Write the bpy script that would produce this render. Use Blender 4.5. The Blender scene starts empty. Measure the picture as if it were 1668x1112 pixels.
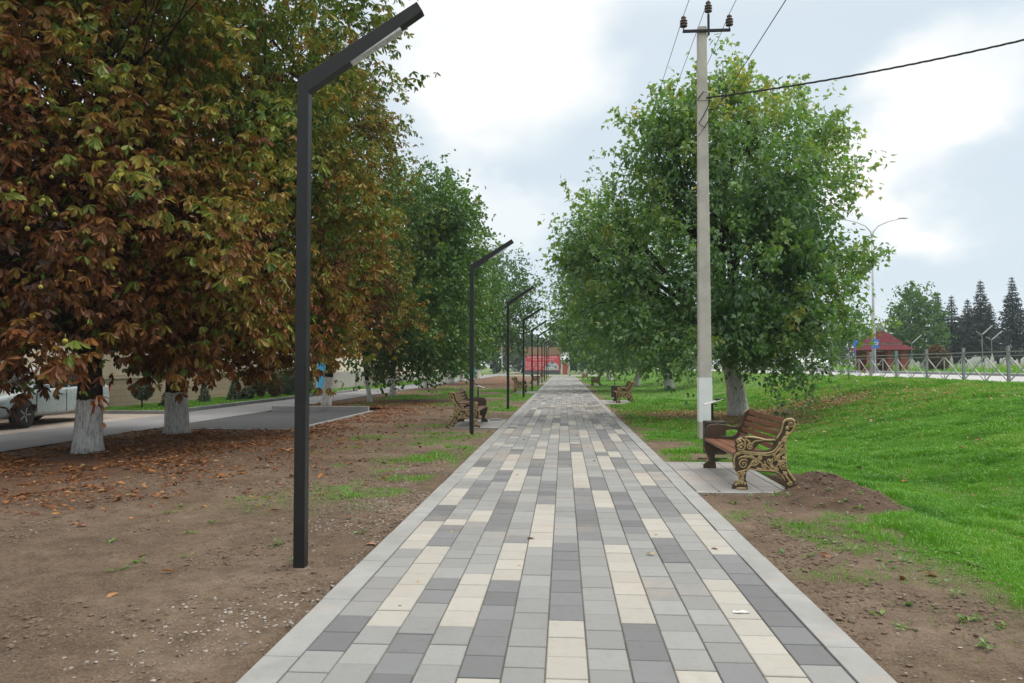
import bpy, bmesh, math, random
import numpy as np
from mathutils import Vector, Matrix
R = math.radians
rng = np.random.default_rng(7)
random.seed(7)
sc = bpy.context.scene
COL = sc.collection

# ------------------------------------------------------------------ camera, world, sun, exposure
cam_d = bpy.data.cameras.new('camera'); cam = bpy.data.objects.new('camera', cam_d); COL.objects.link(cam)
cam.location = (0, 0, 1.5)
cam.rotation_euler = (R(90 + 1.8545), 0, R(3.9387))
cam_d.sensor_width = 36.0; cam_d.lens = 36.0 * 1220 / 1668
cam_d.clip_start = 0.05; cam_d.clip_end = 3000
sc.camera = cam
sc.view_settings.view_transform = 'Standard'; sc.view_settings.look = 'None'
sc.view_settings.exposure = 0.18; sc.view_settings.gamma = 1.0
sc.cycles.max_bounces = 5; sc.cycles.diffuse_bounces = 2; sc.cycles.glossy_bounces = 2
sc.cycles.transmission_bounces = 4; sc.cycles.transparent_max_bounces = 4
sc.cycles.volume_bounces = 1
SUN_AZ, SUN_EL = R(68), R(50)

W = bpy.data.worlds.new('World'); sc.world = W; W.use_nodes = True
def build_world():
    nt = W.node_tree; nt.nodes.clear()
    N = lambda t: nt.nodes.new(t)
    L = nt.links.new
    def math_(op, a, b=None, clamp=False):
        n = N('ShaderNodeMath'); n.operation = op; n.use_clamp = clamp
        for i, v in enumerate((a, b)):
            if v is None: continue
            if isinstance(v, (int, float)): n.inputs[i].default_value = v
            else: L(v, n.inputs[i])
        return n.outputs[0]
    out = N('ShaderNodeOutputWorld')
    sky = N('ShaderNodeTexSky'); sky.sky_type = 'NISHITA'; sky.sun_disc = False
    sky.sun_elevation = SUN_EL; sky.sun_rotation = SUN_AZ
    b1 = N('ShaderNodeBackground'); b1.inputs[1].default_value = 0.05; L(sky.outputs[0], b1.inputs[0])
    tc = N('ShaderNodeTexCoord'); g = tc.outputs['Generated']
    mp = N('ShaderNodeMapping'); mp.inputs['Scale'].default_value = (1.0, 1.0, 1.7); L(g, mp.inputs[0])
    n1 = N('ShaderNodeTexNoise'); n1.inputs['Scale'].default_value = 2.1; n1.inputs['Detail'].default_value = 4; n1.inputs['Roughness'].default_value = 0.42
    L(mp.outputs[0], n1.inputs['Vector'])
    n2 = N('ShaderNodeTexNoise'); n2.inputs['Scale'].default_value = 5.5; n2.inputs['Detail'].default_value = 4
    L(mp.outputs[0], n2.inputs['Vector'])
    sep = N('ShaderNodeSeparateXYZ'); L(g, sep.inputs[0]); z = sep.outputs[2]
    # brighter openings in the cloud layer
    def spot(az, el, width, amp):
        v = (math.sin(R(az))*math.cos(R(el)), math.cos(R(az))*math.cos(R(el)), math.sin(R(el)))
        d = N('ShaderNodeVectorMath'); d.operation = 'DOT_PRODUCT'; L(g, d.inputs[0]); d.inputs[1].default_value = v
        w = math_('ADD', d.outputs['Value'], math_('MULTIPLY', math_('SUBTRACT', n2.outputs[0], 0.5), 0.022))
        m = N('ShaderNodeMapRange'); m.interpolation_type = 'SMOOTHSTEP'
        m.inputs[1].default_value = math.cos(R(width)); m.inputs[2].default_value = math.cos(R(width*0.12)); m.inputs[4].default_value = amp
        L(w, m.inputs[0]); return m.outputs[0]
    s = math_('ADD', spot(-4.6, 23.5, 9.5, 0.60), spot(24.6, 14.0, 6.5, 0.36))
    s = math_('ADD', s, spot(28.0, 18.5, 6.5, 0.34))
    s = math_('ADD', s, spot(20.5, 11.0, 5.0, 0.22))
    s = math_('ADD', s, spot(-3.0, 10.0, 5.5, 0.26))
    cl = math_('MULTIPLY', math_('SUBTRACT', n1.outputs[0], 0.5), 0.24)
    hz = math_('MULTIPLY', math_('MAXIMUM', math_('SUBTRACT', 0.10, z), 0.0), 1.6)
    br = math_('ADD', math_('ADD', math_('ADD', cl, hz), s), 0.585)
    br = math_('MAXIMUM', br, 0.36)
    rmp = N('ShaderNodeValToRGB'); L(br, rmp.inputs[0])
    e = rmp.color_ramp.elements
    e[0].position = 0.36; e[0].color = (0.55, 0.65, 0.75, 1)
    e[1].position = 1.0; e[1].color = (1.02, 1.03, 1.03, 1)
    q = rmp.color_ramp.elements.new(0.56); q.color = (0.67, 0.77, 0.86, 1)
    q = rmp.color_ramp.elements.new(0.78); q.color = (0.83, 0.90, 0.94, 1)
    b2 = N('ShaderNodeBackground')
    wz = N('ShaderNodeMapRange'); wz.inputs[1].default_value = 0.40; wz.inputs[2].default_value = 0.62; L(z, wz.inputs[0])
    mw = N('ShaderNodeMix'); mw.data_type = 'RGBA'; L(wz.outputs[0], mw.inputs[0]); L(rmp.outputs[0], mw.inputs[6]); mw.inputs[7].default_value = (0.88, 0.85, 0.805, 1)
    L(mw.outputs[2], b2.inputs[0])
    # an overcast sky is brighter overhead than near the horizon
    st = math_('ADD', 0.95, math_('MULTIPLY', math_('MAXIMUM', math_('SUBTRACT', z, 0.42), 0.0), 3.6))
    L(st, b2.inputs[1])
    ad = N('ShaderNodeMixShader'); ad.inputs[0].default_value = 0.93; L(b1.outputs[0], ad.inputs[1]); L(b2.outputs[0], ad.inputs[2])
    L(ad.outputs[0], out.inputs[0])
build_world()
sun_d = bpy.data.lights.new('sun', 'SUN'); sun_d.energy = 2.0; sun_d.angle = R(24); sun_d.color = (1.0, 0.94, 0.85)
sun = bpy.data.objects.new('sun', sun_d); COL.objects.link(sun)
sun.rotation_euler = Vector((math.sin(SUN_AZ)*math.cos(SUN_EL), math.cos(SUN_AZ)*math.cos(SUN_EL), math.sin(SUN_EL))).to_track_quat('Z', 'Y').to_euler()

# ------------------------------------------------------------------ helpers: tags, meshes
def tag(o, label=None, cat=None, group=None, kind=None):
    if label: o['label'] = label
    if cat: o['category'] = cat
    if group: o['group'] = group
    if kind: o['kind'] = kind
    return o
def empty(name, loc=(0, 0, 0), rz=0.0):
    o = bpy.data.objects.new(name, None); COL.objects.link(o)
    o.location = loc; o.rotation_euler = (0, 0, rz); o.empty_display_size = 0.2
    return o
def children(o): return [c for c in bpy.data.objects if c.parent == o]
def copy_tree(o, parent=None):
    c = o.copy(); COL.objects.link(c); c.parent = parent
    for ch in children(o): copy_tree(ch, c)
    return c
def np_mesh(name, V, faces, mat, parent=None, smooth=False, attrs=None, mats=None, midx=None, loc=None):
    """faces: list of (m,k) integer arrays."""
    me = bpy.data.meshes.new(name)
    V = np.asarray(V, dtype=np.float32)
    me.vertices.add(len(V)); me.vertices.foreach_set('co', V.ravel())
    tot = sum(f.size for f in faces); nf = sum(len(f) for f in faces)
    me.loops.add(tot); me.loops.foreach_set('vertex_index', np.concatenate([f.ravel() for f in faces]).astype(np.int32))
    me.polygons.add(nf)
    sizes = np.concatenate([np.full(len(f), f.shape[1]) for f in faces])
    starts = np.concatenate([[0], np.cumsum(sizes)[:-1]])
    me.polygons.foreach_set('loop_start', starts.astype(np.int32))
    try: me.polygons.foreach_set('loop_total', sizes.astype(np.int32))
    except Exception: pass
    if midx is not None: me.polygons.foreach_set('material_index', np.asarray(midx, dtype=np.int32))
    me.polygons.foreach_set('use_smooth', np.full(nf, smooth))
    me.update(calc_edges=True)
    for an, dom, data in (attrs or []):
        a = me.attributes.new(an, 'FLOAT', dom); a.data.foreach_set('value', np.asarray(data, dtype=np.float32))
    for m in (mats or [mat]): me.materials.append(m)
    o = bpy.data.objects.new(name, me); COL.objects.link(o)
    if parent: o.parent = parent
    if loc: o.location = loc
    return o
class MB:
    def __init__(s): s.v = []; s.f = []
    def add(s, vs, fs):
        n = len(s.v); s.v += [tuple(v) for v in vs]; s.f += [[i + n for i in f] for f in fs]
    def box(s, c, d, rz=0.0, rx=0.0, ry=0.0):
        M = Matrix.Translation(c) @ Matrix.Rotation(rz, 4, 'Z') @ Matrix.Rotation(ry, 4, 'Y') @ Matrix.Rotation(rx, 4, 'X')
        vs = [M @ Vector((x*d[0]/2, y*d[1]/2, z*d[2]/2)) for x in (-1, 1) for y in (-1, 1) for z in (-1, 1)]
        s.add(vs, [(0,1,3,2),(4,6,7,5),(0,4,5,1),(2,3,7,6),(0,2,6,4),(1,5,7,3)])
    def tube(s, pts, rad, n=8, cap=True):
        pts = [Vector(p) for p in pts]
        if isinstance(rad, (int, float)): rad = [rad]*len(pts)
        rings = []; up = None
        for i, p in enumerate(pts):
            t = (pts[min(i+1, len(pts)-1)] - pts[max(i-1, 0)])
            if t.length < 1e-9: t = Vector((0, 0, 1))
            t.normalize()
            if up is None: up = Vector((1, 0, 0)) if abs(t.x) < 0.9 else Vector((0, 1, 0))
            a = (up - t*up.dot(t))
            if a.length < 1e-6: a = Vector((0, 1, 0)) - t*t.y
            a.normalize(); up = a; b = t.cross(a)
            rings.append([p + (a*math.cos(k*2*math.pi/n) + b*math.sin(k*2*math.pi/n))*rad[i] for k in range(n)])
        vs = [v for r in rings for v in r]; fs = []
        for i in range(len(pts)-1):
            for k in range(n):
                fs.append((i*n+k, i*n+(k+1) % n, (i+1)*n+(k+1) % n, (i+1)*n+k))
        if cap: fs.append(tuple(range(n-1, -1, -1))); fs.append(tuple((len(pts)-1)*n+k for k in range(n)))
        s.add(vs, fs)
    def lathe(s, prof, c=(0, 0, 0), n=16, axis='Z'):
        vs = []; c = Vector(c)
        for r, h in prof:
            for k in range(n):
                a = k*2*math.pi/n; p = Vector((r*math.cos(a), r*math.sin(a), h))
                if axis == 'X': p = Vector((p.z, p.x, p.y))
                if axis == 'Y': p = Vector((p.x, p.z, p.y))
                vs.append(c + p)
        fs = [(i*n+k, i*n+(k+1) % n, (i+1)*n+(k+1) % n, (i+1)*n+k) for i in range(len(prof)-1) for k in range(n)]
        fs.append(tuple(range(n-1, -1, -1))); fs.append(tuple((len(prof)-1)*n+k for k in range(n)))
        s.add(vs, fs)
    def prism(s, poly, z0, z1, M=None):
        n = len(poly); M = M or Matrix()
        vs = [M @ Vector((x, y, z0)) for x, y in poly] + [M @ Vector((x, y, z1)) for x, y in poly]
        s.add(vs, [tuple(range(n-1, -1, -1)), tuple(range(n, 2*n))] + [(i, (i+1) % n, n+(i+1) % n, n+i) for i in range(n)])
    def build(s, name, mat, parent=None, smooth=False, bevel=0.0, loc=None):
        me = bpy.data.meshes.new(name); me.from_pydata(s.v, [], s.f)
        bm = bmesh.new(); bm.from_mesh(me); bmesh.ops.recalc_face_normals(bm, faces=bm.faces); bm.to_mesh(me); bm.free()
        if smooth: me.polygons.foreach_set('use_smooth', np.full(len(me.polygons), True))
        me.materials.append(mat)
        o = bpy.data.objects.new(name, me); COL.objects.link(o)
        if parent: o.parent = parent
        if loc: o.location = loc
        if bevel:
            b = o.modifiers.new('bevel', 'BEVEL'); b.width = bevel; b.segments = 2; b.limit_method = 'ANGLE'; b.angle_limit = R(40)
        return o

# ------------------------------------------------------------------ helpers: noise
def vn(x, y, seed=0):
    x = np.asarray(x, float); y = np.asarray(y, float)
    xi = np.floor(x).astype(np.int64); yi = np.floor(y).astype(np.int64); fx = x - xi; fy = y - yi
    def h(a, b):
        n = (a*374761393 + b*668265263 + seed*974634541) & 0x7fffffff
        n = ((n ^ (n >> 13))*1274126177) & 0x7fffffff
        n = n ^ (n >> 16)
        return (n & 0xffff)/65535.0
    u = fx*fx*(3-2*fx); v = fy*fy*(3-2*fy)
    return (h(xi, yi)*(1-u) + h(xi+1, yi)*u)*(1-v) + (h(xi, yi+1)*(1-u) + h(xi+1, yi+1)*u)*v
def fbm(x, y, o=4, seed=0):
    t = 0; a = 0.5; s = 0
    for i in range(o):
        t = t + a*vn(x*2**i, y*2**i, seed+i); s += a; a *= 0.5
    return t/s
def sm(x, a, b):
    t = np.clip((np.asarray(x, float)-a)/(b-a), 0, 1); return t*t*(3-2*t)

# ------------------------------------------------------------------ helpers: materials
def mat_new(name):
    m = bpy.data.materials.new(name); m.use_nodes = True
    nt = m.node_tree; nt.nodes.clear(); return m, nt
class NT:
    """small wrapper for shader trees"""
    def __init__(s, name):
        s.m, s.nt = mat_new(name); s.out = s.n('ShaderNodeOutputMaterial')
    def n(s, t): return s.nt.nodes.new(t)
    def l(s, a, b): s.nt.links.new(a, b)
    def set(s, inp, v):
        if hasattr(v, 'is_linked') or isinstance(v, bpy.types.NodeSocket): s.l(v, inp)
        else: inp.default_value = v
    def coord(s, kind='Object'): return s.n('ShaderNodeTexCoord').outputs[kind]
    def pos(s): return s.n('ShaderNodeNewGeometry').outputs['Position']
    def mapv(s, v, scale=(1, 1, 1)):
        mp = s.n('ShaderNodeMapping'); mp.inputs['Scale'].default_value = scale; s.l(v, mp.inputs[0]); return mp.outputs[0]
    def noise(s, v, scale, detail=4, rough=0.55):
        t = s.n('ShaderNodeTexNoise'); t.inputs['Scale'].default_value = scale; t.inputs['Detail'].default_value = detail
        t.inputs['Roughness'].default_value = rough; s.l(v, t.inputs['Vector']); return t.outputs[0]
    def voro(s, v, scale, feature='F1'):
        t = s.n('ShaderNodeTexVoronoi'); t.feature = feature; t.inputs['Scale'].default_value = scale; s.l(v, t.inputs['Vector']); return t
    def ramp(s, f, stops):
        r = s.n('ShaderNodeValToRGB'); s.l(f, r.inputs[0]); e = r.color_ramp.elements
        e[0].position, e[0].color = stops[0][0], (*stops[0][1], 1); e[1].position, e[1].color = stops[-1][0], (*stops[-1][1], 1)
        for p, c in stops[1:-1]: q = e.new(p); q.color = (*c, 1)
        return r.outputs[0]
    def mr(s, v, a, b, c=0.0, d=1.0):
        n = s.n('ShaderNodeMapRange'); s.set(n.inputs[0], v)
        for i, x in zip((1, 2, 3, 4), (a, b, c, d)): n.inputs[i].default_value = x
        return n.outputs[0]
    def math(s, op, a, b=0.0):
        n = s.n('ShaderNodeMath'); n.operation = op; s.set(n.inputs[0], a); s.set(n.inputs[1], b); return n.outputs[0]
    def mix(s, f, a, b, mode='MIX'):
        n = s.n('ShaderNodeMix'); n.data_type = 'RGBA'; n.blend_type = mode
        s.set(n.inputs[0], f)
        for i, v in ((6, a), (7, b)):
            s.set(n.inputs[i], v if not isinstance(v, tuple) else (*v, 1)[:4])
        return n.outputs[2]
    def attr(s, name): 
        a = s.n('ShaderNodeAttribute'); a.attribute_name = name; return a.outputs['Fac']
    def bump(s, h, strength=0.3, dist=0.02):
        b = s.n('ShaderNodeBump'); b.inputs['Strength'].default_value = strength; b.inputs['Distance'].default_value = dist
        s.l(h, b.inputs['Height']); return b.outputs[0]
    def bsdf(s, col, rough=0.7, metal=0.0, normal=None, spec=0.5):
        p = s.n('ShaderNodeBsdfPrincipled')
        s.set(p.inputs['Base Color'], (*col, 1) if isinstance(col, tuple) else col)
        s.set(p.inputs['Roughness'], rough); s.set(p.inputs['Metallic'], metal)
        p.inputs['Specular IOR Level'].default_value = spec
        if normal is not None: s.l(normal, p.inputs['Normal'])
        s.l(p.outputs[0], s.out.inputs[0]); return s.m
def plain(name, col, rough=0.6, metal=0.0, var=0.12, scale=6.0, bump=0.0, spec=0.5):
    """one coloured material with small procedural wear"""
    t = NT(name); c = t.coord(); a = t.noise(c, scale, 5)
    lo = tuple(x*(1-var) for x in col); hi = tuple(min(1, x*(1+var)) for x in col)
    cc = t.ramp(a, [(0.3, lo), (0.7, hi)])
    nb = t.bump(t.noise(c, scale*12, 3), bump, 0.01) if bump else None
    return t.bsdf(cc, t.mr(a, 0.3, 0.7, max(0, rough-0.08), min(1, rough+0.08)), metal, nb, spec)
def leaf_mat(name, stops, trans=0.35, gloss=0.045):
    t = NT(name); h = t.attr('hue'); c = t.ramp(h, stops)
    d = t.n('ShaderNodeBsdfDiffuse'); t.l(c, d.inputs[0])
    tr = t.n('ShaderNodeBsdfTranslucent'); t.l(t.mix(0.5, c, (1.0, 0.95, 0.35), 'MULTIPLY'), tr.inputs[0])
    g = t.n('ShaderNodeBsdfGlossy'); g.inputs[0].default_value = (0.9, 0.95, 1, 1); g.inputs[1].default_value = 0.42
    m1 = t.n('ShaderNodeMixShader'); m1.inputs[0].default_value = trans; t.l(d.outputs[0], m1.inputs[1]); t.l(tr.outputs[0], m1.inputs[2])
    m2 = t.n('ShaderNodeMixShader'); m2.inputs[0].default_value = gloss; t.l(m1.outputs[0], m2.inputs[1]); t.l(g.outputs[0], m2.inputs[2])
    t.l(m2.outputs[0], t.out.inputs[0]); return t.m

def m_ground():
    t = NT('soil'); p = t.pos()
    big = t.noise(p, 0.7, 4); mid = t.noise(p, 5, 6, 0.65); fine = t.noise(p, 55, 5, 0.7)
    c = t.ramp(big, [(0.3, (0.098, 0.068, 0.046)), (0.5, (0.168, 0.119, 0.081)), (0.72, (0.250, 0.190, 0.142))])
    c = t.mix(t.mr(mid, 0.35, 0.65), c, t.mix(1.0, c, (0.60, 0.58, 0.55), 'MULTIPLY'))
    c = t.mix(t.mr(t.noise(p, 22, 6, 0.8), 0.50, 0.62, 0, 0.7), c, t.mix(1.0, c, (0.55, 0.53, 0.50), 'MULTIPLY'))
    c = t.mix(t.mr(fine, 0.45, 0.75, 0, 0.55), c, (0.30, 0.245, 0.20))
    c = t.mix(t.attr('fresh'), c, t.ramp(mid, [(0.3, (0.055, 0.036, 0.025)), (0.7, (0.135, 0.090, 0.062))]))
    # mossy and grassy ground
    gm = t.math('MULTIPLY', t.attr('grass'), t.mr(t.noise(p, 9, 5, 0.7), 0.30, 0.55))
    gc = t.ramp(fine, [(0.3, (0.05, 0.12, 0.015)), (0.7, (0.10, 0.24, 0.03))])
    c = t.mix(gm, c, gc)
    # dark red-brown leaf mould under the trees
    lm = t.math('MULTIPLY', t.attr('litter'), t.mr(t.noise(p, 14, 5, 0.75), 0.35, 0.6))
    lc = t.ramp(t.noise(p, 30, 4), [(0.3, (0.05, 0.028, 0.018)), (0.55, (0.15, 0.062, 0.028)), (0.75, (0.26, 0.115, 0.04))])
    c = t.mix(lm, c, lc)
    # pale grit
    v = t.voro(p, 42); gr = t.math('LESS_THAN', v.outputs['Distance'], 0.17)
    gr = t.math('MULTIPLY', gr, t.mr(t.noise(p, 2.2, 3), 0.48, 0.62))
    c = t.mix(t.math('MULTIPLY', gr, 0.75), c, (0.42, 0.38, 0.34))
    h = t.math('ADD', t.math('MULTIPLY', t.noise(p, 24, 6, 0.7), 1.0), t.math('MULTIPLY', fine, 0.5))
    return t.bsdf(c, 0.95, 0, t.bump(h, 1.0, 0.04), 0.2)
def m_paver(name, col, var):
    t = NT(name); p = t.pos(); tone = t.attr('tone')
    f = t.noise(p, 180, 3, 0.8); md = t.noise(p, 7, 4)
    c = t.mix(tone, tuple(x*(1-var) for x in col), tuple(min(1, x*(1+var)) for x in col))
    c = t.mix(t.mr(f, 0.35, 0.7, 0, 0.30), c, t.mix(1.0, c, (1.25, 1.25, 1.25), 'MULTIPLY'))
    c = t.mix(t.mr(f, 0.55, 0.35, 0, 0.35), c, t.mix(1.0, c, (0.68, 0.68, 0.68), 'MULTIPLY'))
    c = t.mix(t.mr(md, 0.5, 0.75, 0, 0.28), c, t.mix(1.0, c, (0.92, 0.82, 0.70), 'MULTIPLY'))
    c = t.mix(t.mr(t.noise(p, 16, 5, 0.7), 0.54, 0.68, 0, 0.30), c, t.mix(1.0, c, (0.70, 0.69, 0.66), 'MULTIPLY'))
    c = t.mix(t.mr(t.noise(p, 3.1, 5, 0.7), 0.56, 0.70, 0, 0.22), c, t.mix(1.0, c, (1.22, 1.2, 1.16), 'MULTIPLY'))
    # sandy soil trodden over some stones
    st = t.math('MULTIPLY', t.mr(t.noise(p, 0.55, 4), 0.54, 0.66), t.mr(t.noise(p, 10, 4), 0.3, 0.6))
    c = t.mix(t.math('MULTIPLY', st, 0.5), c, (0.30, 0.245, 0.20))
    c = t.mix(t.mr(t.noise(t.mapv(p, (1, 0.35, 1)), 2.4, 6, 0.75), 0.55, 0.72, 0, 0.30), c, t.mix(1.0, c, (0.66, 0.64, 0.61), 'MULTIPLY'))
    return t.bsdf(c, 0.85, 0, t.bump(f, 0.18, 0.004), 0.3)
def m_concrete(name, col, soil=True):
    t = NT(name); p = t.pos()
    a = t.noise(p, 2.5, 5, 0.6); f = t.noise(p, 120, 3, 0.8)
    c = t.ramp(a, [(0.3, tuple(x*0.82 for x in col)), (0.7, tuple(min(1, x*1.12) for x in col))])
    c = t.mix(t.mr(f, 0.4, 0.62, 0, 0.35), c, t.mix(1.0, c, (0.72, 0.72, 0.72), 'MULTIPLY'))
    if soil:
        s = t.mr(t.noise(p, 3.4, 6, 0.7), 0.56, 0.70, 0, 0.55); c = t.mix(s, c, (0.30, 0.235, 0.18))
    return t.bsdf(c, 0.88, 0, t.bump(f, 0.2, 0.004), 0.3)
def m_asphalt(name, col):
    t = NT(name); p = t.pos(); a = t.noise(p, 0.8, 5); f = t.noise(p, 90, 3, 0.8)
    c = t.ramp(a, [(0.3, tuple(x*0.85 for x in col)), (0.7, tuple(x*1.18 for x in col))])
    c = t.mix(t.mr(f, 0.45, 0.7, 0, 0.4), c, tuple(min(1, x*1.7) for x in col))
    return t.bsdf(c, 0.86, 0, t.bump(f, 0.35, 0.006), 0.35)
def m_bark(name, white, h=0.95, bark=(0.032, 0.024, 0.018)):
    t = NT(name); o = t.coord(); sep = t.n('ShaderNodeSeparateXYZ'); t.l(o, sep.inputs[0])
    s = t.mapv(o, (9, 9, 2.0)); n = t.noise(s, 2.2, 6, 0.7); rid = t.noise(t.mapv(o, (16, 16, 3.0)), 2.0, 4, 0.75)
    b = t.ramp(n, [(0.3, tuple(x*0.55 for x in bark)), (0.7, tuple(x*1.7 for x in bark))])
    if white:
        wz = t.math('ADD', sep.outputs[2], t.math('MULTIPLY', t.math('SUBTRACT', t.noise(o, 5, 3), 0.5), 0.16))
        m = t.mr(wz, h+0.01, h-0.01)
        crack = t.mr(rid, 0.52, 0.38)
        base = t.mr(t.math('ADD', sep.outputs[2], t.math('MULTIPLY', t.noise(o, 14, 3), 0.12)), 0.10, 0.05)
        wc = t.ramp(n, [(0.3, (0.52, 0.50, 0.47)), (0.65, (0.76, 0.75, 0.72))])
        wc = t.mix(t.math('MULTIPLY', crack, 0.6), wc, (0.16, 0.135, 0.115)); wc = t.mix(base, wc, (0.10, 0.075, 0.055))
        b = t.mix(m, b, wc)
    return t.bsdf(b, 0.95, 0, t.bump(t.math('ADD', rid, n), 0.9, 0.04), 0.15)
def m_wood():
    t = NT('stained_wood'); o = t.coord()
    g = t.noise(t.mapv(o, (30, 1.2, 30)), 2.0, 5, 0.65)
    c = t.ramp(g, [(0.3, (0.085, 0.033, 0.018)), (0.55, (0.160, 0.065, 0.034)), (0.75, (0.23, 0.105, 0.058))])
    return t.bsdf(c, t.mr(g, 0.3, 0.7, 0.30, 0.48), 0, t.bump(g, 0.15, 0.004), 0.5)

M = {}
M['ground'] = m_ground()
M['paver_light'] = m_paver('grey_paver', (0.202, 0.209, 0.209), 0.12)
M['paver_dark'] = m_paver('dark_paver', (0.132, 0.139, 0.145), 0.16)
M['paver_cream'] = m_paver('cream_paver', (0.308, 0.300, 0.275), 0.07)
M['paver_pad'] = m_paver('pad_paver', (0.245, 0.242, 0.235), 0.10)
M['joint'] = plain('joint_sand', (0.115, 0.102, 0.088), 0.95)
M['kerb'] = m_concrete('kerb_concrete', (0.255, 0.262, 0.26))
M['concrete'] = m_concrete('pale_concrete', (0.28, 0.285, 0.28), False)
M['post_concrete'] = m_concrete('pole_concrete', (0.50, 0.47, 0.43), False)
M['asphalt'] = m_asphalt('worn_asphalt', (0.17, 0.172, 0.18))
M['asphalt_new'] = m_asphalt('new_asphalt', (0.040, 0.041, 0.045))
M['road'] = m_asphalt('road_asphalt', (0.30, 0.30, 0.31))
M['apron'] = m_concrete('apron_concrete', (0.34, 0.29, 0.25))
M['black_metal'] = plain('black_powder_coat', (0.0095, 0.0092, 0.0105), 0.45, 0.0, 0.3, 5, spec=0.4)
M['led'] = plain('led_lens', (0.50, 0.50, 0.52), 0.3, 0, 0.2, 30)
M['gold'] = plain('gilded_iron', (0.36, 0.265, 0.125), 0.45, 0.2, 0.35, 18, 0.2)
M['iron'] = plain('dark_bronze_iron', (0.060, 0.038, 0.022), 0.5, 0.2, 0.3, 9, 0.1)
M['wood'] = m_wood()
M['bin'] = plain('bin_steel', (0.040, 0.030, 0.024), 0.5, 0.1, 0.2, 8)
M['bin_lid'] = plain('galvanised_lid', (0.55, 0.55, 0.54), 0.4, 0.3, 0.1, 8)
M['grey_metal'] = plain('grey_painted_steel', (0.25, 0.27, 0.28), 0.45, 0.1, 0.12, 4)
M['pale_metal'] = plain('pale_painted_steel', (0.42, 0.435, 0.44), 0.45, 0.1, 0.1, 4)
M['porcelain'] = plain('brown_porcelain', (0.075, 0.050, 0.045), 0.25, 0, 0.15, 12)
M['wire'] = plain('wire_black', (0.02, 0.02, 0.022), 0.6)
M['paper'] = plain('white_wrap', (0.74, 0.75, 0.77), 0.75, 0, 0.05, 3)
M['leaf_chestnut'] = leaf_mat('chestnut_leaf', [(0, (0.060, 0.120, 0.018)), (0.22, (0.155, 0.205, 0.030)), (0.42, (0.255, 0.195, 0.028)), (0.6, (0.215, 0.095, 0.019)), (0.8, (0.160, 0.053, 0.013)), (1, (0.055, 0.023, 0.010))], 0.28, 0.022)
M['leaf_green'] = leaf_mat('green_leaf', [(0, (0.034, 0.100, 0.014)), (0.45, (0.082, 0.190, 0.022)), (0.8, (0.155, 0.260, 0.030)), (0.93, (0.21, 0.27, 0.04)), (1, (0.40, 0.34, 0.03))], 0.38)
M['leaf_maple'] = leaf_mat('maple_leaf', [(0, (0.045, 0.130, 0.028)), (0.45, (0.125, 0.270, 0.046)), (0.75, (0.230, 0.360, 0.055)), (0.92, (0.34, 0.38, 0.06)), (1, (0.46, 0.40, 0.03))], 0.48, 0.07)
M['leaf_spruce'] = leaf_mat('spruce_needles', [(0, (0.010, 0.022, 0.022)), (1, (0.035, 0.062, 0.055))], 0.1)
M['leaf_wood'] = leaf_mat('far_foliage', [(0, (0.02, 0.045, 0.022)), (1, (0.06, 0.10, 0.04))], 0.3)
M['leaf_shrub'] = leaf_mat('shrub_leaf', [(0, (0.018, 0.040, 0.012)), (0.5, (0.045, 0.075, 0.02)), (0.75, (0.16, 0.16, 0.06)), (1, (0.13, 0.055, 0.022))], 0.25)
M['grass'] = leaf_mat('grass_blade', [(0, (0.062, 0.195, 0.012)), (0.45, (0.128, 0.350, 0.018)), (0.75, (0.19, 0.41, 0.04)), (0.88, (0.25, 0.36, 0.06)), (1, (0.34, 0.28, 0.12))], 0.35)
M['litter'] = leaf_mat('dry_leaf', [(0, (0.085, 0.034, 0.016)), (0.45, (0.235, 0.088, 0.027)), (0.75, (0.37, 0.18, 0.055)), (1, (0.42, 0.34, 0.20))], 0.15)
M['fruit'] = plain('chestnut_husk', (0.30, 0.27, 0.045), 0.6, 0, 0.2, 40, 0.3)
M['bark_white'] = m_bark('whitewashed_bark', True, 0.95)
M['bark_white_far'] = m_bark('whitewashed_bark_far', True, 1.15)
M['bark_maple'] = m_bark('whitewashed_maple_bark', True, 1.75, (0.05, 0.042, 0.034))
M['bark'] = m_bark('bare_bark', False)
M['stone'] = plain('pebble', (0.25, 0.225, 0.20), 0.9, 0, 0.3, 30)
M['clod'] = plain('soil_clod', (0.135, 0.098, 0.070), 0.97, 0, 0.3, 25, 0.6)

# ------------------------------------------------------------------ terrain
PATH_L, PATH_R, PATH_END = -1.5485, 1.5677, 106.0
def in_box(x, y, x0, x1, y0, y1, m=0.0): return ((x > x0-m) & (x < x1+m) & (y > y0-m) & (y < y1+m))
PADS = [(1.57, 2.72, 9.03, 11.85), (1.57, 2.75, 29.6, 33.0), (1.57, 2.75, 56.0, 59.4), (1.57, 2.75, 84, 87.4),
        (-2.75, -1.55, 18.0, 20.9), (-2.75, -1.55, 40.6, 44.0), (-2.75, -1.55, 63.0, 66.4), (-2.75, -1.55, 85, 88.4)]
BAY = (-9.8, -6.34, 17.3, 24.1)
def heap(x, y):      # spoil heap beside the first bench pad
    a = np.exp(-(((x-3.12)/0.50)**2 + ((y-9.3)/0.95)**2)); b = np.exp(-(((x-2.98)/0.55)**2 + ((y-8.35)/0.5)**2)); c = np.exp(-(((x-2.05)/0.55)**2 + ((y-8.72)/0.2)**2))
    return np.maximum(np.maximum(0.20*a, 0.17*b), 0.045*c)
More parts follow.
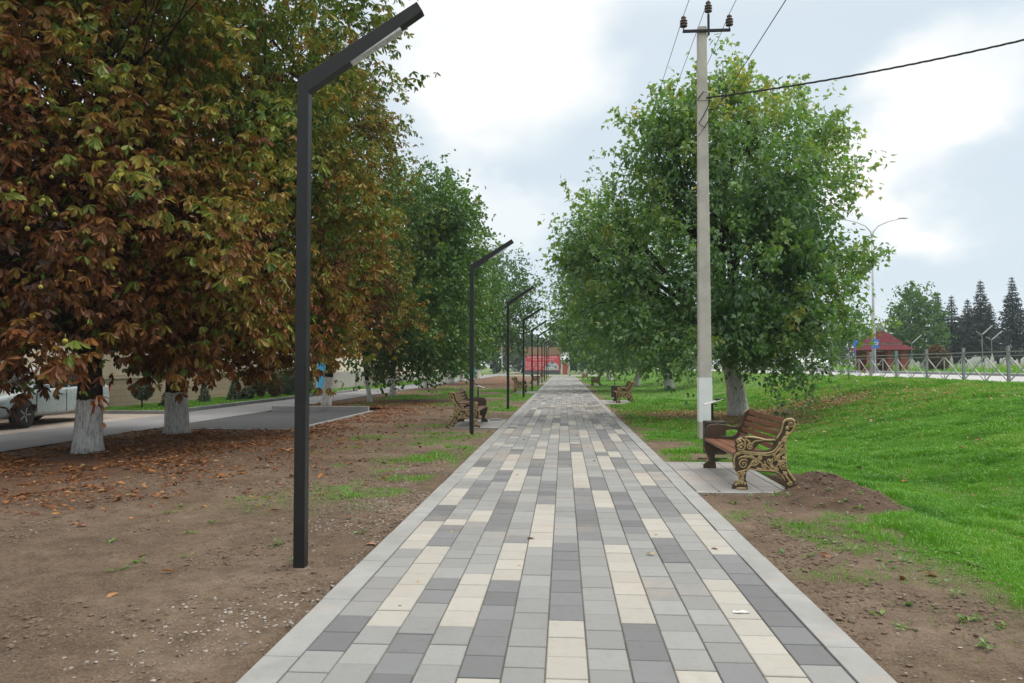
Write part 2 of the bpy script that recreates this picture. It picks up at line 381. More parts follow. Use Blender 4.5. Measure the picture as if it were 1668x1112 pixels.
def gh(x, y):
    x = np.asarray(x, float); y = np.asarray(y, float)
    z = 0.97*sm(x, 5.4, 12.0)*(0.88+0.12*sm(y, 5, 25)) + 0.06*sm(x, 3.6, 8) - 0.16*np.exp(-((x-5.0)/1.1)**2)*(1-0.7*sm(y, 18, 24)) + 0.12*sm(x, 22, 30)
    z = z + (0.16*(fbm(x*0.45, y*0.45, 3, 3)-0.5) + 0.05*(fbm(x*1.5, y*1.5, 2, 7)-0.5))*sm(x, 2.6, 5)*(1-sm(x, 11, 12.4)*0.8)
    rough = np.where(x > 0, 1-sm(x, 2.7, 3.6)*0.5, 1.0)*(1-sm(y, 30, 60)*0.7)
    z = z + rough*(0.030*(fbm(x*2.2, y*2.2, 3, 11)-0.55) + 0.034*(fbm(x*9, y*9, 3, 23)-0.5))
    z = z + heap(x, y)*(0.55+0.9*fbm(x*8, y*8, 4, 31))
    z = z - 0.012
    z = z + 0.11*((x < -12.3) & (x > -15.4) & (y > 22.8) & (y < 43.9))
    flat = in_box(x, y, PATH_L, PATH_R, -30, PATH_END)
    for p in PADS: flat = flat | in_box(x, y, *p, 0.01)
    z = np.where(flat, -0.10, z)
    low = in_box(x, y, -12.3, -9.8, -60, 400) | in_box(x, y, *BAY) | in_box(x, y, -15.6, -12.2, 4, 22.8) | in_box(x, y, -15.4, -12.2, 44, 48)
    z = np.where(low, -0.06, z)
    z = np.where(in_box(x, y, 12.95, 24.0, -300, 600), 0.85, z)
    z = np.where(in_box(x, y, -90, 9, 113, 121.5), -0.06, z)
    return z
def grass_w(x, y):
    x = np.asarray(x, float); y = np.asarray(y, float)
    edge = 2.95 + 0.5*(fbm(y*0.8, x*0.8, 3, 41)-0.5)*2 - 1.0*sm(y, 11, 20)
    g = sm(x, edge-0.35, edge+0.45)
    n1 = fbm(x*1.1, y*0.8, 4, 51)
    g = np.where((x > 1.5) & (x < 3.6), np.maximum(g, 0.62*sm(fbm(x*2.2, y*1.8, 5, 53), 0.46, 0.68)*sm(y, 3, 11)), g)
    g = g*(1-sm(heap(x, y), 0.02, 0.06))
    # leaf-covered bare patch round the first maple
    mp = np.exp(-(((x-4.9)/3.0)**2+((y-23)/4.2)**2)); mp = np.maximum(mp, 0.75*np.exp(-(((x-7.9)/1.8)**2+((y-23.5)/2.6)**2))); g = np.where(x > 0, g*(1-0.8*sm(mp*(0.6+0.8*n1), 0.35, 0.75)), g)
    l = 0.75*sm(fbm(x*1.5+9, y*0.9, 5, 61), 0.47, 0.70)*np.exp(-((x+2.3)/0.7)**2)*sm(y, 6.5, 9.5)
    l2 = sm(fbm(x*0.5, y*0.35, 4, 71), 0.42, 0.58)*sm(y, 26, 34)*(1-sm(y, 50, 54))*sm(x, -9.2, -7.5)
    l3 = 0.8*sm(x, -3.6, -2.4)*sm(fbm(x, y*0.5, 3, 77), 0.4, 0.55)*sm(y, 22, 26)
    l4 = 0.5*sm(fbm(x*0.9, y*0.9, 4, 81), 0.58, 0.70)*sm(y, 7, 10)*(1-sm(y, 18, 20))*sm(x, -5.5, -3.5)
    gl = np.clip(np.maximum(np.maximum(l, l2), np.maximum(l3, l4)), 0, 1)
    gl = np.where(x < -12.2, 1.0, gl)
    g = np.where(x < 0, gl, g)
    g = np.where(y > PATH_END, 0.8, g)
    return np.clip(g, 0, 1)
def litter_w(x, y):
    x = np.asarray(x, float); y = np.asarray(y, float)
    a = np.exp(-((x+7.6)/2.6)**2)*sm(y, 6.5, 9)*(1-0.6*sm(y, 30, 40))
    a = np.maximum(a, 0.8*np.exp(-((x+8.8)/1.5)**2))
    b = 0.95*np.exp(-((x+5.5)/3.2)**2)*sm(y, 52, 58)*(1-sm(y, 90, 100))
    c = 0.9*np.exp(-(((x-4.9)/2.8)**2+((y-23)/4.0)**2))
    d = 0.85*np.exp(-(((x-7.9)/2.0)**2+((y-23.5)/3.2)**2))
    return np.clip(np.maximum(np.maximum(a, b), np.maximum(c, d))*(0.55+0.9*fbm(x*1.3, y*1.3, 3, 91)), 0, 1)*(x < 12.3)
def axis(segs):
    out = [segs[0][0]]
    for a, b, st in segs:
        n = max(1, int(round((b-a)/st))); out += list(a + (b-a)*np.arange(1, n+1)/n)
    return np.array(out)
def build_ground():
    xs = axis([(-1500, -200, 130), (-200, -40, 20), (-40, -16, 2), (-16, -8, 0.25), (-8, PATH_L, 0.06), (PATH_L, PATH_R, 0.5), (PATH_R, 4.2, 0.05), (4.2, 13, 0.2), (13, 40, 1.5), (40, 200, 16), (200, 1500, 130)])
    ys = axis([(-400, -20, 40), (-20, 2, 1.0), (2, 14, 0.06), (14, 34, 0.15), (34, 60, 0.4), (60, 130, 1.2), (130, 300, 12), (300, 2000, 150)])
    X, Y = np.meshgrid(xs, ys); Z = gh(X, Y)
    nx, ny = len(xs), len(ys)
    V = np.stack([X.ravel(), Y.ravel(), Z.ravel()], 1)
    i = (np.arange(ny-1)[:, None]*nx + np.arange(nx-1)[None]).ravel()
    F = np.stack([i, i+1, i+nx+1, i+nx], 1)
    o = np_mesh('ground', V, [F], M['ground'], smooth=True, attrs=[('grass', 'POINT', grass_w(X, Y).ravel()), ('litter', 'POINT', litter_w(X, Y).ravel()), ('fresh', 'POINT', sm(heap(X, Y), 0.015, 0.06).ravel())])
    tag(o, kind='structure')
build_ground()

# ------------------------------------------------------------------ paved path
SEAM = np.linspace(-1.361, 1.385, 14)
ROWS = [(2.82, 'L4D2L6C4D3C4L3C4D4L7C2L7C3'), (2.655, 'L6C7D3C1L4D5L15C1L5C1'), (2.82, 'D5L2D2L7C2L7D4C7D3C1L10C2'), (2.675, 'L6C4L5D8C7L18C2'),
        (2.805, 'C3D6C4D1L13D7C5L2C3L9C3'), (2.67, 'L13C7D6L21C3L5C3'), (2.825, 'C6D7L17D8C5L11C4'), (2.67, 'L14D10C14D5C1L16C5'),
        (2.8, 'D6C7L6C4D4L20C7'), (2.69, 'C4L11D8L7C6D2C7'), (2.805, 'D4L7D3C3L13D5C3D17C5'), (2.65, 'C10L8D7C4L16C6'), (2.805, 'L4D8C6L11D3C6L6D6C5')]
PITCH = 0.2755
def paver_rows(V, F, T, MI, x0, x1, y0, rows, mi, zt=0.0, tone=None, p=PITCH):
    g = 0.0022; b = 0.004
    for r in range(len(rows)):
        a = y0 + r*p + g; c = y0 + (r+1)*p - g; n = len(V)
        dz = random.gauss(0, 0.0011); xa, xb = x0+g, x1-g
        V += [(xa, a, zt-0.012), (xb, a, zt-0.012), (xb, c, zt-0.012), (xa, c, zt-0.012),
              (xa+b*.6, a+b*.6, zt-0.003+dz), (xb-b*.6, a+b*.6, zt-0.003+dz), (xb-b*.6, c-b*.6, zt-0.003+dz), (xa+b*.6, c-b*.6, zt-0.003+dz),
              (xa+b*1.6, a+b*1.6, zt+dz), (xb-b*1.6, a+b*1.6, zt+dz), (xb-b*1.6, c-b*1.6, zt+dz), (xa+b*1.6, c-b*1.6, zt+dz)]
        F += [(n+8, n+9, n+10, n+11)] + [(n+q+i, n+q+(i+1) % 4, n+q+4+(i+1) % 4, n+q+4+i) for q in (0, 4) for i in range(4)]
        t = random.random(); T += [t]*9; MI += [mi[rows[r]]]*9
def build_path():
    V, F, T, MI = [], [], [], []
    mi = {'L': 0, 'D': 1, 'C': 2, 'P': 3}
    for c, (y0, code) in enumerate(ROWS):
        s = ''; k = 0
        while k < len(code):
            j = k+1
            while j < len(code) and code[j].isdigit(): j += 1
            s += code[k]*int(code[k+1:j]); k = j
        before = int((y0+2.0)/PITCH)
        s = random.choice('LLD')*before + s; y = y0 - before*PITCH
        while y0 + (len(s)-before)*PITCH < PATH_END - PITCH:
            q = random.random()
            if q < 0.50: s += 'L'*random.randint(3, 14)
            elif q < 0.74: s += 'D'*random.randint(2, 7)
            else: s += 'C'*random.choice((1, 1, 2, 2, 3, 4, 5))
        paver_rows(V, F, T, MI, SEAM[c], SEAM[c+1], y, s, mi)
    o = np_mesh('paved_path', V, [np.array(F)], None, mats=[M['paver_light'], M['paver_dark'], M['paver_cream'], M['paver_pad']], midx=MI, attrs=[('tone', 'FACE', T)])
    tag(o, kind='structure')
    b = MB(); b.add([(SEAM[0], -2, -0.0095), (SEAM[-1], -2, -0.0095), (SEAM[-1], PATH_END, -0.0095), (SEAM[0], PATH_END, -0.0095)], [(0, 1, 2, 3)])
    tag(b.build('path_bedding', M['joint']), kind='structure')
    for x0, x1 in ((PATH_L, SEAM[0]-0.002), (SEAM[-1]+0.002, PATH_R)):
        k = MB(); y = -2.0 + random.random()*0.5
        while y < PATH_END:
            y1 = y + 0.95; dz = random.gauss(0, 0.0015); dx = random.gauss(0, 0.002)
            k.box(((x0+x1)/2+dx, (y+y1)/2, -0.06+dz), (x1-x0, y1-y-0.005, 0.13)); y = y1
        tag(k.build('kerb', M['kerb'], bevel=0.004), kind='structure')
    for i, (x0, x1, y0, y1) in enumerate(PADS):
        V, F, T, MI = [], [], [], []
        bw = 0.09; xs = np.linspace(x0+(bw if x0 < 0 else 0.012), x1-(bw if x0 > 0 else 0.012), 5)
        n = max(3, int(round((y1-y0-2*bw)/0.42)))
        for k in range(4): paver_rows(V, F, T, MI, xs[k], xs[k+1], y0+bw, 'P'*n, mi, 0.002, p=(y1-y0-2*bw)/n)
        o = np_mesh('bench_pad_paving', V, [np.array(F)], None, mats=[M['paver_light'], M['paver_dark'], M['paver_cream'], M['paver_pad']], midx=MI, attrs=[('tone', 'FACE', T)])
        tag(o, kind='structure')
        k = MB(); xc = (x0+x1)/2
        k.box((xc, y0+bw/2-0.003, -0.045), (x1-x0, bw-0.006, 0.1)); k.box((xc, y1-bw/2+0.003, -0.045), (x1-x0, bw-0.006, 0.1))
        xe = x1-bw/2 if x0 > 0 else x0+bw/2
        k.box((xe, (y0+y1)/2, -0.0445), (bw, y1-y0-2*bw, 0.1)); k.box((xc, (y0+y1)/2, -0.035), (x1-x0-2*bw, y1-y0-2*bw, 0.06))
        tag(k.build('bench_pad_edging', M['concrete'], bevel=0.003), kind='structure')
build_path()

def sheet(name, x0, x1, y0, y1, z, mat):
    m = MB(); m.add([(x0, y0, z), (x1, y0, z), (x1, y1, z), (x0, y1, z)], [(0, 1, 2, 3)])
    return tag(m.build(name, mat), kind='structure')
sheet('side_lane', -12.2, -9.8, -40, 260, 0.0, M['asphalt'])
sheet('parking_bay', BAY[0]+0.005, BAY[1], BAY[2], BAY[3], -0.006, M['asphalt_new'])
sheet('parking_apron', -15.5, -12.205, 5, 22.6, -0.003, M['apron'])
sheet('gate_apron', -15.3, -12.205, 44.1, 47.9, -0.003, M['apron'])
sheet('cross_street', -80, 8, 113.5, 121, -0.004, M['concrete'])
sheet('road', 12.95, 21.4, -200, 500, 1.0, M['road'])
sheet('pavement', 21.6, 23.6, -200, 500, 1.12, M['asphalt'])
def kerb_run(name, pts, w, z0, z1, mat, kind='structure'):
    m = MB()
    for (xa, ya), (xb, yb) in zip(pts[:-1], pts[1:]):
        d = Vector((xb-xa, yb-ya)); n = max(1, int(d.length/1.0))
        for i in range(n):
            c = Vector((xa, ya)) + d*(i+0.5)/n
            m.box((c.x, c.y, (z0+z1)/2), (d.length/n-0.006, w, z1-z0), math.atan2(d.y, d.x))
    return tag(m.build(name, mat, bevel=0.006), kind=kind)
kerb_run('road_kerb', [(21.5, -60), (21.5, 160)], 0.18, 0.85, 1.13, M['kerb'])
kerb_run('lane_kerb', [(-12.28, 22.7), (-12.28, 43.9)], 0.12, -0.05, 0.12, M['kerb'])
kerb_run('apron_kerb', [(-15.4, 22.7), (-12.38, 22.7)], 0.12, -0.05, 0.10, M['kerb'])
kerb_run('bay_kerb', [(-9.5, 17.24), (-6.28, 17.24)], 0.09, -0.08, 0.015, M['kerb'])
kerb_run('bay_kerb', [(-6.29, 17.3), (-6.29, 24.3)], 0.09, -0.08, 0.03, M['kerb'])
kerb_run('bay_kerb', [(-9.6, 24.2), (-6.36, 24.2)], 0.13, -0.08, 0.17, M['kerb'])
m = MB(); m.add([(-9.78, 24.27, 0.1), (-6.4, 24.27, 0.13), (-6.3, 26.5, 0.0), (-9.7, 26.5, 0.0)], [(0, 1, 2, 3)]); tag(m.build('soil_bank', M['clod']), kind='structure')

# ------------------------------------------------------------------ leaf and grass meshes
LEAF = np.array([(0, 0, 0), (0.38, -0.36, 0.05), (0.70, -0.5, 0.02), (1, 0, -0.10), (0.70, 0.5, 0.02), (0.38, 0.36, 0.05)])
def unit(a): return a/np.maximum(np.linalg.norm(a, axis=1, keepdims=True), 1e-9)
def leaf_object(name, P, D, Nn, L, Wd, hue, mat, parent=None, lobed=False):
    P = np.asarray(P); D = unit(D); S = unit(np.cross(D, Nn)); Nn = np.cross(S, D)
    t = LEAF
    if lobed: t = np.array([(0, 0, 0), (0.30, -0.55, 0.04), (0.55, -0.22, 0.03), (1, 0, -0.06), (0.55, 0.22, 0.03), (0.30, 0.55, 0.04)])
    curl = np.random.default_rng(len(P)).normal(-0.14, 0.16, len(P)); fold = np.random.default_rng(len(P)+1).uniform(0.0, 3.0, len(P))
    tz = t[None, :, 2]*np.where(t[None, :, 2] > 0, fold[:, None], 0.0) + curl[:, None]*(t[None, :, 0]**2)
    V = P[:, None] + D[:, None]*(t[None, :, 0:1]*L[:, None, None]) + S[:, None]*(t[None, :, 1:2]*Wd[:, None, None]) + Nn[:, None]*(tz*L[:, None])[:, :, None]
    n = len(P); b = np.arange(n)[:, None]*6
    F = np.concatenate([b+np.array([0, 1, 2, 3]), b+np.array([0, 3, 4, 5])], 1).reshape(-1, 4)
    return np_mesh(name, V.reshape(-1, 3), [F], mat, parent, attrs=[('hue', 'FACE', np.repeat(np.clip(hue, 0, 1), 2))])
def rdir(n): return unit(rng.normal(size=(n, 3)))

def build_tree(name, label, cat, group, base, lobes, kind, nclump, per, mat, bark, r0, top, seed, lean=(0, 0), hue=0.4, hv=0.15, leaf=0.1, hfun=None, sprigs=0, fruits=0, limbs=70):
    """tapered trunk with limbs into every lobe; crown of leaf clumps set through the lobes' volume. lobes in world coordinates (cx,cy,cz,rx,ry,rz)."""
    global rng
    rng = np.random.default_rng(seed); rs = random.Random(seed)
    bx, by = base; bz = float(gh(bx, by)) - 0.03
    root = empty(name, (bx, by, bz)); tag(root, label, cat, group)
    B = np.array([bx, by, bz]); LB = np.array(lobes, float); LB[:, :3] -= B
    # clump centres
    wgt = (LB[:, 3]*LB[:, 4]*LB[:, 5])**0.72; wgt /= wgt.sum()
    li = rng.choice(len(LB), nclump, p=wgt)
    d = rdir(nclump); r = np.clip(0.42 + 0.62*rng.random(nclump)**0.62, 0, 1.02) + rng.normal(0, 0.03, nclump)
    lump = 0.56 + 0.88*fbm(d[:, 0]*2.0+d[:, 2]*1.2+li*3.7, d[:, 1]*2.0-d[:, 2]*1.6+li*1.9, 3, seed+3)
    C = LB[li, :3] + d*LB[li, 3:6]*(r*lump)[:, None]
    C += (np.stack([fbm(C[:, 1]*0.9, C[:, 2]*0.9, 2, seed), fbm(C[:, 0]*0.9, C[:, 2]*0.9, 2, seed+1), fbm(C[:, 0]*0.9, C[:, 1]*0.9, 2, seed+2)], 1)-0.5)*1.3
    out = unit(d/LB[li, 3:6] + 0.25*unit(C - np.array([0, 0, LB[:, 2].mean()])))
    rl = r*lump; keep = C[:, 2] > 0.45; C, out, rl = C[keep], out[keep], rl[keep]
    # gaps: thin the clumps with a coarse 3-D noise
    gn = fbm(C[:, 0]*1.0+C[:, 2]*0.6, C[:, 1]*1.0+C[:, 2]*0.9, 3, seed+5); keep = (gn > (0.535 if kind == 'palmate' else 0.515 if kind == 'lobed' else 0.45)) | (rng.random(len(C)) < 0.12) | ((rl < 0.60) & (kind == 'palmate'))
    C, out = C[keep], out[keep]; nclump = len(C)
    cl = rng.normal(0, hv, nclump) + (fbm(C[:, 0]*0.7+3, C[:, 2]*0.7+C[:, 1]*0.3, 2, seed+9)-0.5)*hv*3
    hc = (hfun(C+B) if hfun else np.full(nclump, hue)) + cl
    if kind == 'palmate':
        tw = 0.34
        idx = np.repeat(np.arange(nclump), per); n = len(idx)
        spray = unit(out*0.55 + rdir(nclump)*0.6 + np.array([0, 0, -0.35]))
        P0 = C[idx] + rng.normal(0, 0.115, (n, 3)) + spray[idx]*rng.uniform(-0.25, 0.55, (n, 1))
        ax = unit(out[idx]*0.7 + rdir(n)*0.75 + np.array([0, 0, -0.25]))
        up = unit(np.array([0, 0, 1.0]) + rdir(n)*0.55 + out[idx]*0.4)
        s = unit(np.cross(ax, up)); size = leaf*rng.uniform(0.5, 1.2, n); hl = hc[idx] + rng.normal(0, 0.10, n)
        gr = rng.random(n) < 0.10; hl[gr] = rng.uniform(0.05, 0.3, gr.sum())
        Ps, Ds, Ns, Ls, Ws, Hs = [], [], [], [], [], []
        for a in (-105, -62, -22, 20, 60, 104):
            a = R(a) + rng.normal(0, 0.12, n)
            dd = ax*np.cos(a)[:, None] + s*np.sin(a)[:, None] + np.array([0, 0, -0.75]) + rng.normal(0, 0.20, (n, 3))
            dd = unit(dd); k = 1 - 0.30*np.abs(np.sin(a))
            Ps.append(P0); Ds.append(dd); Ns.append(unit(up + rng.normal(0, 0.35, (n, 3)))); Ls.append(size*k*rng.uniform(0.85, 1.1, n)); Ws.append(size*k*0.36*rng.uniform(0.7, 1.1, n)); Hs.append(hl + rng.normal(0, 0.03, n))
        P, D, Nn, L, Wd, H = [np.concatenate(q) for q in (Ps, Ds, Ns, Ls, Ws, Hs)]
        leaf_object('crown', P, D, Nn, L, Wd, H, mat, root)
    else:
        idx = np.repeat(np.arange(nclump), per); n = len(idx)
        tdir = unit(out + rdir(nclump)*0.7 + np.array([0, 0, 0.15])); tl = rng.uniform(0.35, 0.85, nclump)*(leaf/0.1)**0.5
        u = rng.uniform(-0.6, 1.0, n)
        P = C[idx] + tdir[idx]*(tl[idx]*u)[:, None] + rng.normal(0, 0.070*(leaf/0.1)**0.7, (n, 3)) + np.array([0, 0, -0.10])*(u**2)[:, None]
        H = hc[idx] + rng.normal(0, 0.09, n)
        D = rdir(n)*0.8 + tdir[idx]*0.45 + np.array([0, 0, -0.55])
        if sprigs:
            sl = rng.choice(len(LB), sprigs, p=wgt); sd = rdir(sprigs); sd[:, 2] = np.where(sd[:, 2] < -0.35, -sd[:, 2], sd[:, 2])
            st = LB[sl, :3] + sd*LB[sl, 3:6]*0.92; sv = unit(sd/LB[sl, 3:6] + np.array([0, 0, 0.3]) + rdir(sprigs)*0.3)
            ln = rng.uniform(0.4, 1.25, sprigs); k = 48; ii = np.repeat(np.arange(sprigs), k); uu = rng.random(len(ii))
            PS = st[ii] + sv[ii]*(ln[ii]*uu)[:, None] + rng.normal(0, 1, (len(ii), 3))*(0.17*(1.08-uu))[:, None] + np.array([0, 0, -0.12])*(uu**2)[:, None]
            P = np.concatenate([P, PS]); D = np.concatenate([D, rdir(len(ii))*0.8 + np.array([0, 0, -0.6])])
            hs = (hfun(st+B) if hfun else np.full(sprigs, hue)) + 0.2 + rng.normal(0, hv, sprigs); H = np.concatenate([H, hs[ii] + rng.normal(0, 0.08, len(ii))])
        n = len(P); L = leaf*rng.uniform(0.65, 1.35, n); Wd = L*rng.uniform(0.55, 0.8, n)
        ye = rng.random(n) < 0.006; H[ye] = rng.uniform(0.9, 1, ye.sum())
        Nn = rdir(n)*0.8 + np.array([0, 0, 0.8])
        leaf_object('crown', P, D, Nn, L, Wd, H, mat, root, lobed=(kind == 'lobed'))
    # trunk and limbs
    t = MB(); fork = Vector((lean[0], lean[1], top))
    pts, rad = [], []
    for i in range(12):
        q = i/11; z = top*q; pts.append((lean[0]*q**1.2 + 0.03*math.sin(3*q+seed), lean[1]*q, z)); rad.append(r0*(1.0 - 0.40*q + 0.16*math.exp(-z/0.10)))
    t.tube(pts, rad, 18)
    for j, lb in enumerate(LB):
        c = Vector(lb[:3]); end = c + Vector((0, 0, 0.35*lb[5])); st = Vector(pts[-2 - j % 3]); md = (st*0.55 + end*0.45) + Vector((rs.uniform(-.3, .3), rs.uniform(-.3, .3), 0.25))
        q = [st, st*0.72+md*0.28+Vector((0, 0, .1)), md, md*0.45+end*0.55+Vector((rs.uniform(-.2, .2), rs.uniform(-.2, .2), 0)), end]
        t.tube(q, [r0*0.45, r0*0.36, r0*0.26, r0*0.17, r0*0.06], 9)
    for k in rng.choice(nclump, min(limbs, nclump), replace=False):
        c = Vector(C[k]); j = int(np.argmin(((LB[:, :3]-C[k])**2).sum(1))); lc = Vector(LB[j, :3]); w_ = rs.uniform(0.25, 1.0); a = lc*w_ + Vector(pts[-1])*(1-w_) + Vector((rs.uniform(-.35, .35), rs.uniform(-.35, .35), rs.uniform(-.3, .5)))*w_
        md = a*0.45 + c*0.55 + Vector((rs.uniform(-.25, .25), rs.uniform(-.25, .25), rs.uniform(0, .3)))
        t.tube([a, a*0.6+md*0.4+Vector((0, 0, .12)), md, c], [r0*0.12, r0*0.09, r0*0.06, 0.008], 5, False)
    o = t.build('trunk', bark, root, smooth=True)
    # knobbly trunk
    me = o.data; co = np.empty(len(me.vertices)*3, np.float32); me.vertices.foreach_get('co', co); co = co.reshape(-1, 3)
    k = slice(0, 18*12); a = np.arctan2(co[k, 1], co[k, 0]); s = 1 + 0.20*(fbm(a*2.4+5, co[k, 2]*2.2, 3, seed)-0.5)
    ctr = np.repeat(np.array(pts, np.float32), 18, 0); co[k, :2] = ctr[:, :2] + (co[k, :2]-ctr[:, :2])*s[:, None]; me.vertices.foreach_set('co', co.ravel()); me.update()
    if fruits:
        camv = np.array([0, 0, 1.5])-B; f = unit((camv - C)); sc_ = (out*f).sum(1) - 0.15*np.linalg.norm(C-camv, axis=1) + rng.normal(0, 0.35, nclump)
        fm = MB()
        prof = [(0.004, -0.032)] + [(0.032*math.cos(x), 0.032*math.sin(x)) for x in np.linspace(-1.2, 1.2, 7)] + [(0.004, 0.032)]
        fm.lathe(prof, n=10); fm.tube([(0, 0, 0.03), (0.004, 0, 0.09)], 0.003, 5); ob = None
        for k in np.argsort(-sc_)[:fruits*4:2][:fruits]:
            if ob is None: ob = fm.build('chestnut_fruit', M['fruit'], root, smooth=True); q = ob
            else: q = ob.copy(); COL.objects.link(q); q.parent = root
            q.location = Vector(C[k] + f[k]*0.30 + rng.normal(0, 0.08, 3)); q.scale = [rs.uniform(0.85, 1.15)]*3
    return root

def hue_chest(xc, zc):
    def f(P): return 0.88 - 0.34*sm(P[:, 2], 2.8, 7.5) - 0.34*sm(P[:, 0], xc+0.6, xc+3.0) - 0.0*P[:, 1]
    return f
GL = 'trees along the left side of the path'
build_tree('chestnut_tree', 'nearest horse chestnut with rusty brown leaves and thick whitewashed trunk, left of the lamp', 'tree', GL, (-8.33, 12.64),
    [(-8.4, 12.6, 6.6, 3.4, 3.2, 3.6), (-7.0, 11.8, 4.4, 2.9, 2.4, 2.4), (-8.9, 11.2, 3.6, 2.4, 2.2, 1.9), (-7.3, 12.4, 8.6, 3.0, 2.8, 2.6), (-10.6, 12.8, 5.2, 2.6, 2.6, 3.2), (-6.2, 13.2, 3.2, 1.8, 1.8, 1.5), (-8.9, 11.2, 2.75, 2.2, 1.5, 1.0), (-10.4, 12.4, 2.35, 1.6, 1.4, 0.9), (-7.0, 13.0, 2.65, 1.5, 1.6, 0.9), (-9.0, 10.6, 8.0, 2.6, 2.3, 2.2), (-7.05, 9.7, 1.6, 0.55, 0.5, 0.7)],
    'palmate', 5600, 8, M['leaf_chestnut'], M['bark_white'], 0.245, 2.6, 101, hv=0.13, leaf=0.215, hfun=hue_chest(-8.4, 6), fruits=30, limbs=190)
build_tree('chestnut_tree', 'second horse chestnut with brown and olive leaves, trunk whitewashed, beside the asphalt bay', 'tree', GL, (-8.59, 16.1),
    [(-8.3, 16.4, 6.8, 3.5, 3.0, 3.8), (-6.3, 16.0, 5.0, 2.7, 2.4, 2.6), (-6.4, 16.4, 8.6, 2.6, 2.6, 2.6), (-6.6, 15.8, 3.3, 2.2, 2.0, 1.6), (-9.8, 16.8, 4.6, 2.4, 2.4, 2.6), (-7.3, 15.4, 2.65, 2.1, 1.7, 0.9), (-9.6, 17.2, 2.85, 2.0, 1.8, 0.9), (-5.9, 16.2, 2.5, 1.6, 1.6, 0.9)],
    'palmate', 4400, 8, M['leaf_chestnut'], M['bark_white'], 0.27, 2.6, 102, hv=0.13, leaf=0.215, hfun=hue_chest(-8.3, 6), fruits=14, limbs=150)
build_tree('chestnut_tree', 'tall horse chestnut with olive and rust leaves, leaning slim whitewashed trunk behind the lamp', 'tree', GL, (-8.61, 26.7),
    [(-8.6, 26.7, 8.6, 3.2, 3.0, 5.2), (-7.0, 26.2, 6.6, 2.3, 2.4, 2.6), (-7.3, 26.4, 10.4, 1.7, 2.2, 2.6), (-7.6, 26.0, 3.9, 2.6, 2.4, 2.0), (-9.6, 27.2, 4.6, 2.4, 2.4, 2.4), (-7.6, 26.2, 3.3, 2.0, 2.0, 1.1)],
    'palmate', 3300, 7, M['leaf_chestnut'], M['bark_white_far'], 0.19, 2.8, 103, lean=(0.35, 0), hv=0.13, leaf=0.225, hfun=lambda P: 0.60 - 0.26*sm(P[:, 2], 3, 8) - 0.22*sm(P[:, 0], -8, -5.2), limbs=60)
build_tree('green_tree', 'bushy green tree with low drooping crown and thin leaning whitewashed trunk', 'tree', GL, (-8.07, 30.9),
    [(-6.9, 32.2, 6.9, 3.0, 2.8, 3.0), (-6.6, 31.8, 3.9, 3.0, 2.6, 2.9), (-5.1, 32.4, 5.6, 1.9, 2.2, 2.2), (-5.4, 32.0, 7.6, 1.6, 1.8, 1.5), (-8.4, 31.6, 4.2, 2.0, 2.0, 2.6), (-5.6, 32.0, 2.6, 2.2, 2.0, 1.6)],
    'oval', 2500, 24, M['leaf_green'], M['bark_white'], 0.10, 2.6, 104, lean=(-0.4, 0.1), hue=0.42, hv=0.13, leaf=0.155, sprigs=60, limbs=50)
build_tree('green_tree', 'green tree with short white trunk standing behind the leaning thin one', 'tree', GL, (-8.41, 36.6),
    [(-7.6, 37.4, 6.8, 3.0, 3.0, 3.6), (-6.3, 37.0, 4.4, 2.6, 2.6, 2.6), (-8.8, 37.5, 4.2, 2.4, 2.4, 2.6)],
    'oval', 1500, 24, M['leaf_green'], M['bark_white'], 0.16, 2.6, 105, hue=0.36, hv=0.12, leaf=0.17, sprigs=20, limbs=30)
build_tree('green_tree', 'darker green tree behind the left bench, middle of the row', 'tree', GL, (-8.9, 48.0),
    [(-7.2, 48.0, 6.6, 3.2, 3.0, 3.6), (-5.9, 48.0, 5.2, 2.5, 2.6, 2.9), (-7.6, 47.6, 3.4, 2.8, 2.6, 2.2)],
    'oval', 1500, 20, M['leaf_green'], M['bark_white'], 0.22, 2.6, 106, hue=0.28, hv=0.12, leaf=0.16, sprigs=30, limbs=30)
build_tree('green_tree', 'dark green spreading tree with very thick whitewashed trunk far down the path', 'tree', GL, (-9.6, 62.5),
    [(-6.4, 61, 7.0, 3.7, 3.4, 3.4), (-5.0, 61, 5.6, 2.8, 2.6, 2.6), (-8.4, 62, 4.6, 3.2, 3.0, 2.6)],
    'oval', 1500, 20, M['leaf_green'], M['bark_white_far'], 0.50, 2.6, 107, hue=0.22, hv=0.12, leaf=0.20, sprigs=40, limbs=30)
build_tree('chestnut_tree', 'low rust brown chestnut far down the row in front of the far lane', 'tree', GL, (-9.8, 71.5),
    [(-8.0, 71, 3.9, 3.4, 3.0, 1.9), (-8.8, 72, 6.0, 3.2, 3.0, 2.6)],
    'palmate', 500, 3, M['leaf_chestnut'], M['bark_white_far'], 0.45, 2.2, 108, hue=0.62, hv=0.12, leaf=0.33, limbs=20)
build_tree('green_tree', 'farthest green tree of the left row', 'tree', GL, (-9.6, 84), [(-10.2, 84, 6, 2.8, 3.0, 3.2), (-9.6, 84, 4.2, 2.4, 2.4, 2.0)],
    'oval', 420, 16, M['leaf_green'], M['bark_white_far'], 0.3, 2.4, 109, hue=0.25, hv=0.1, leaf=0.215, limbs=12)
GR = 'maples along the right side of the path'
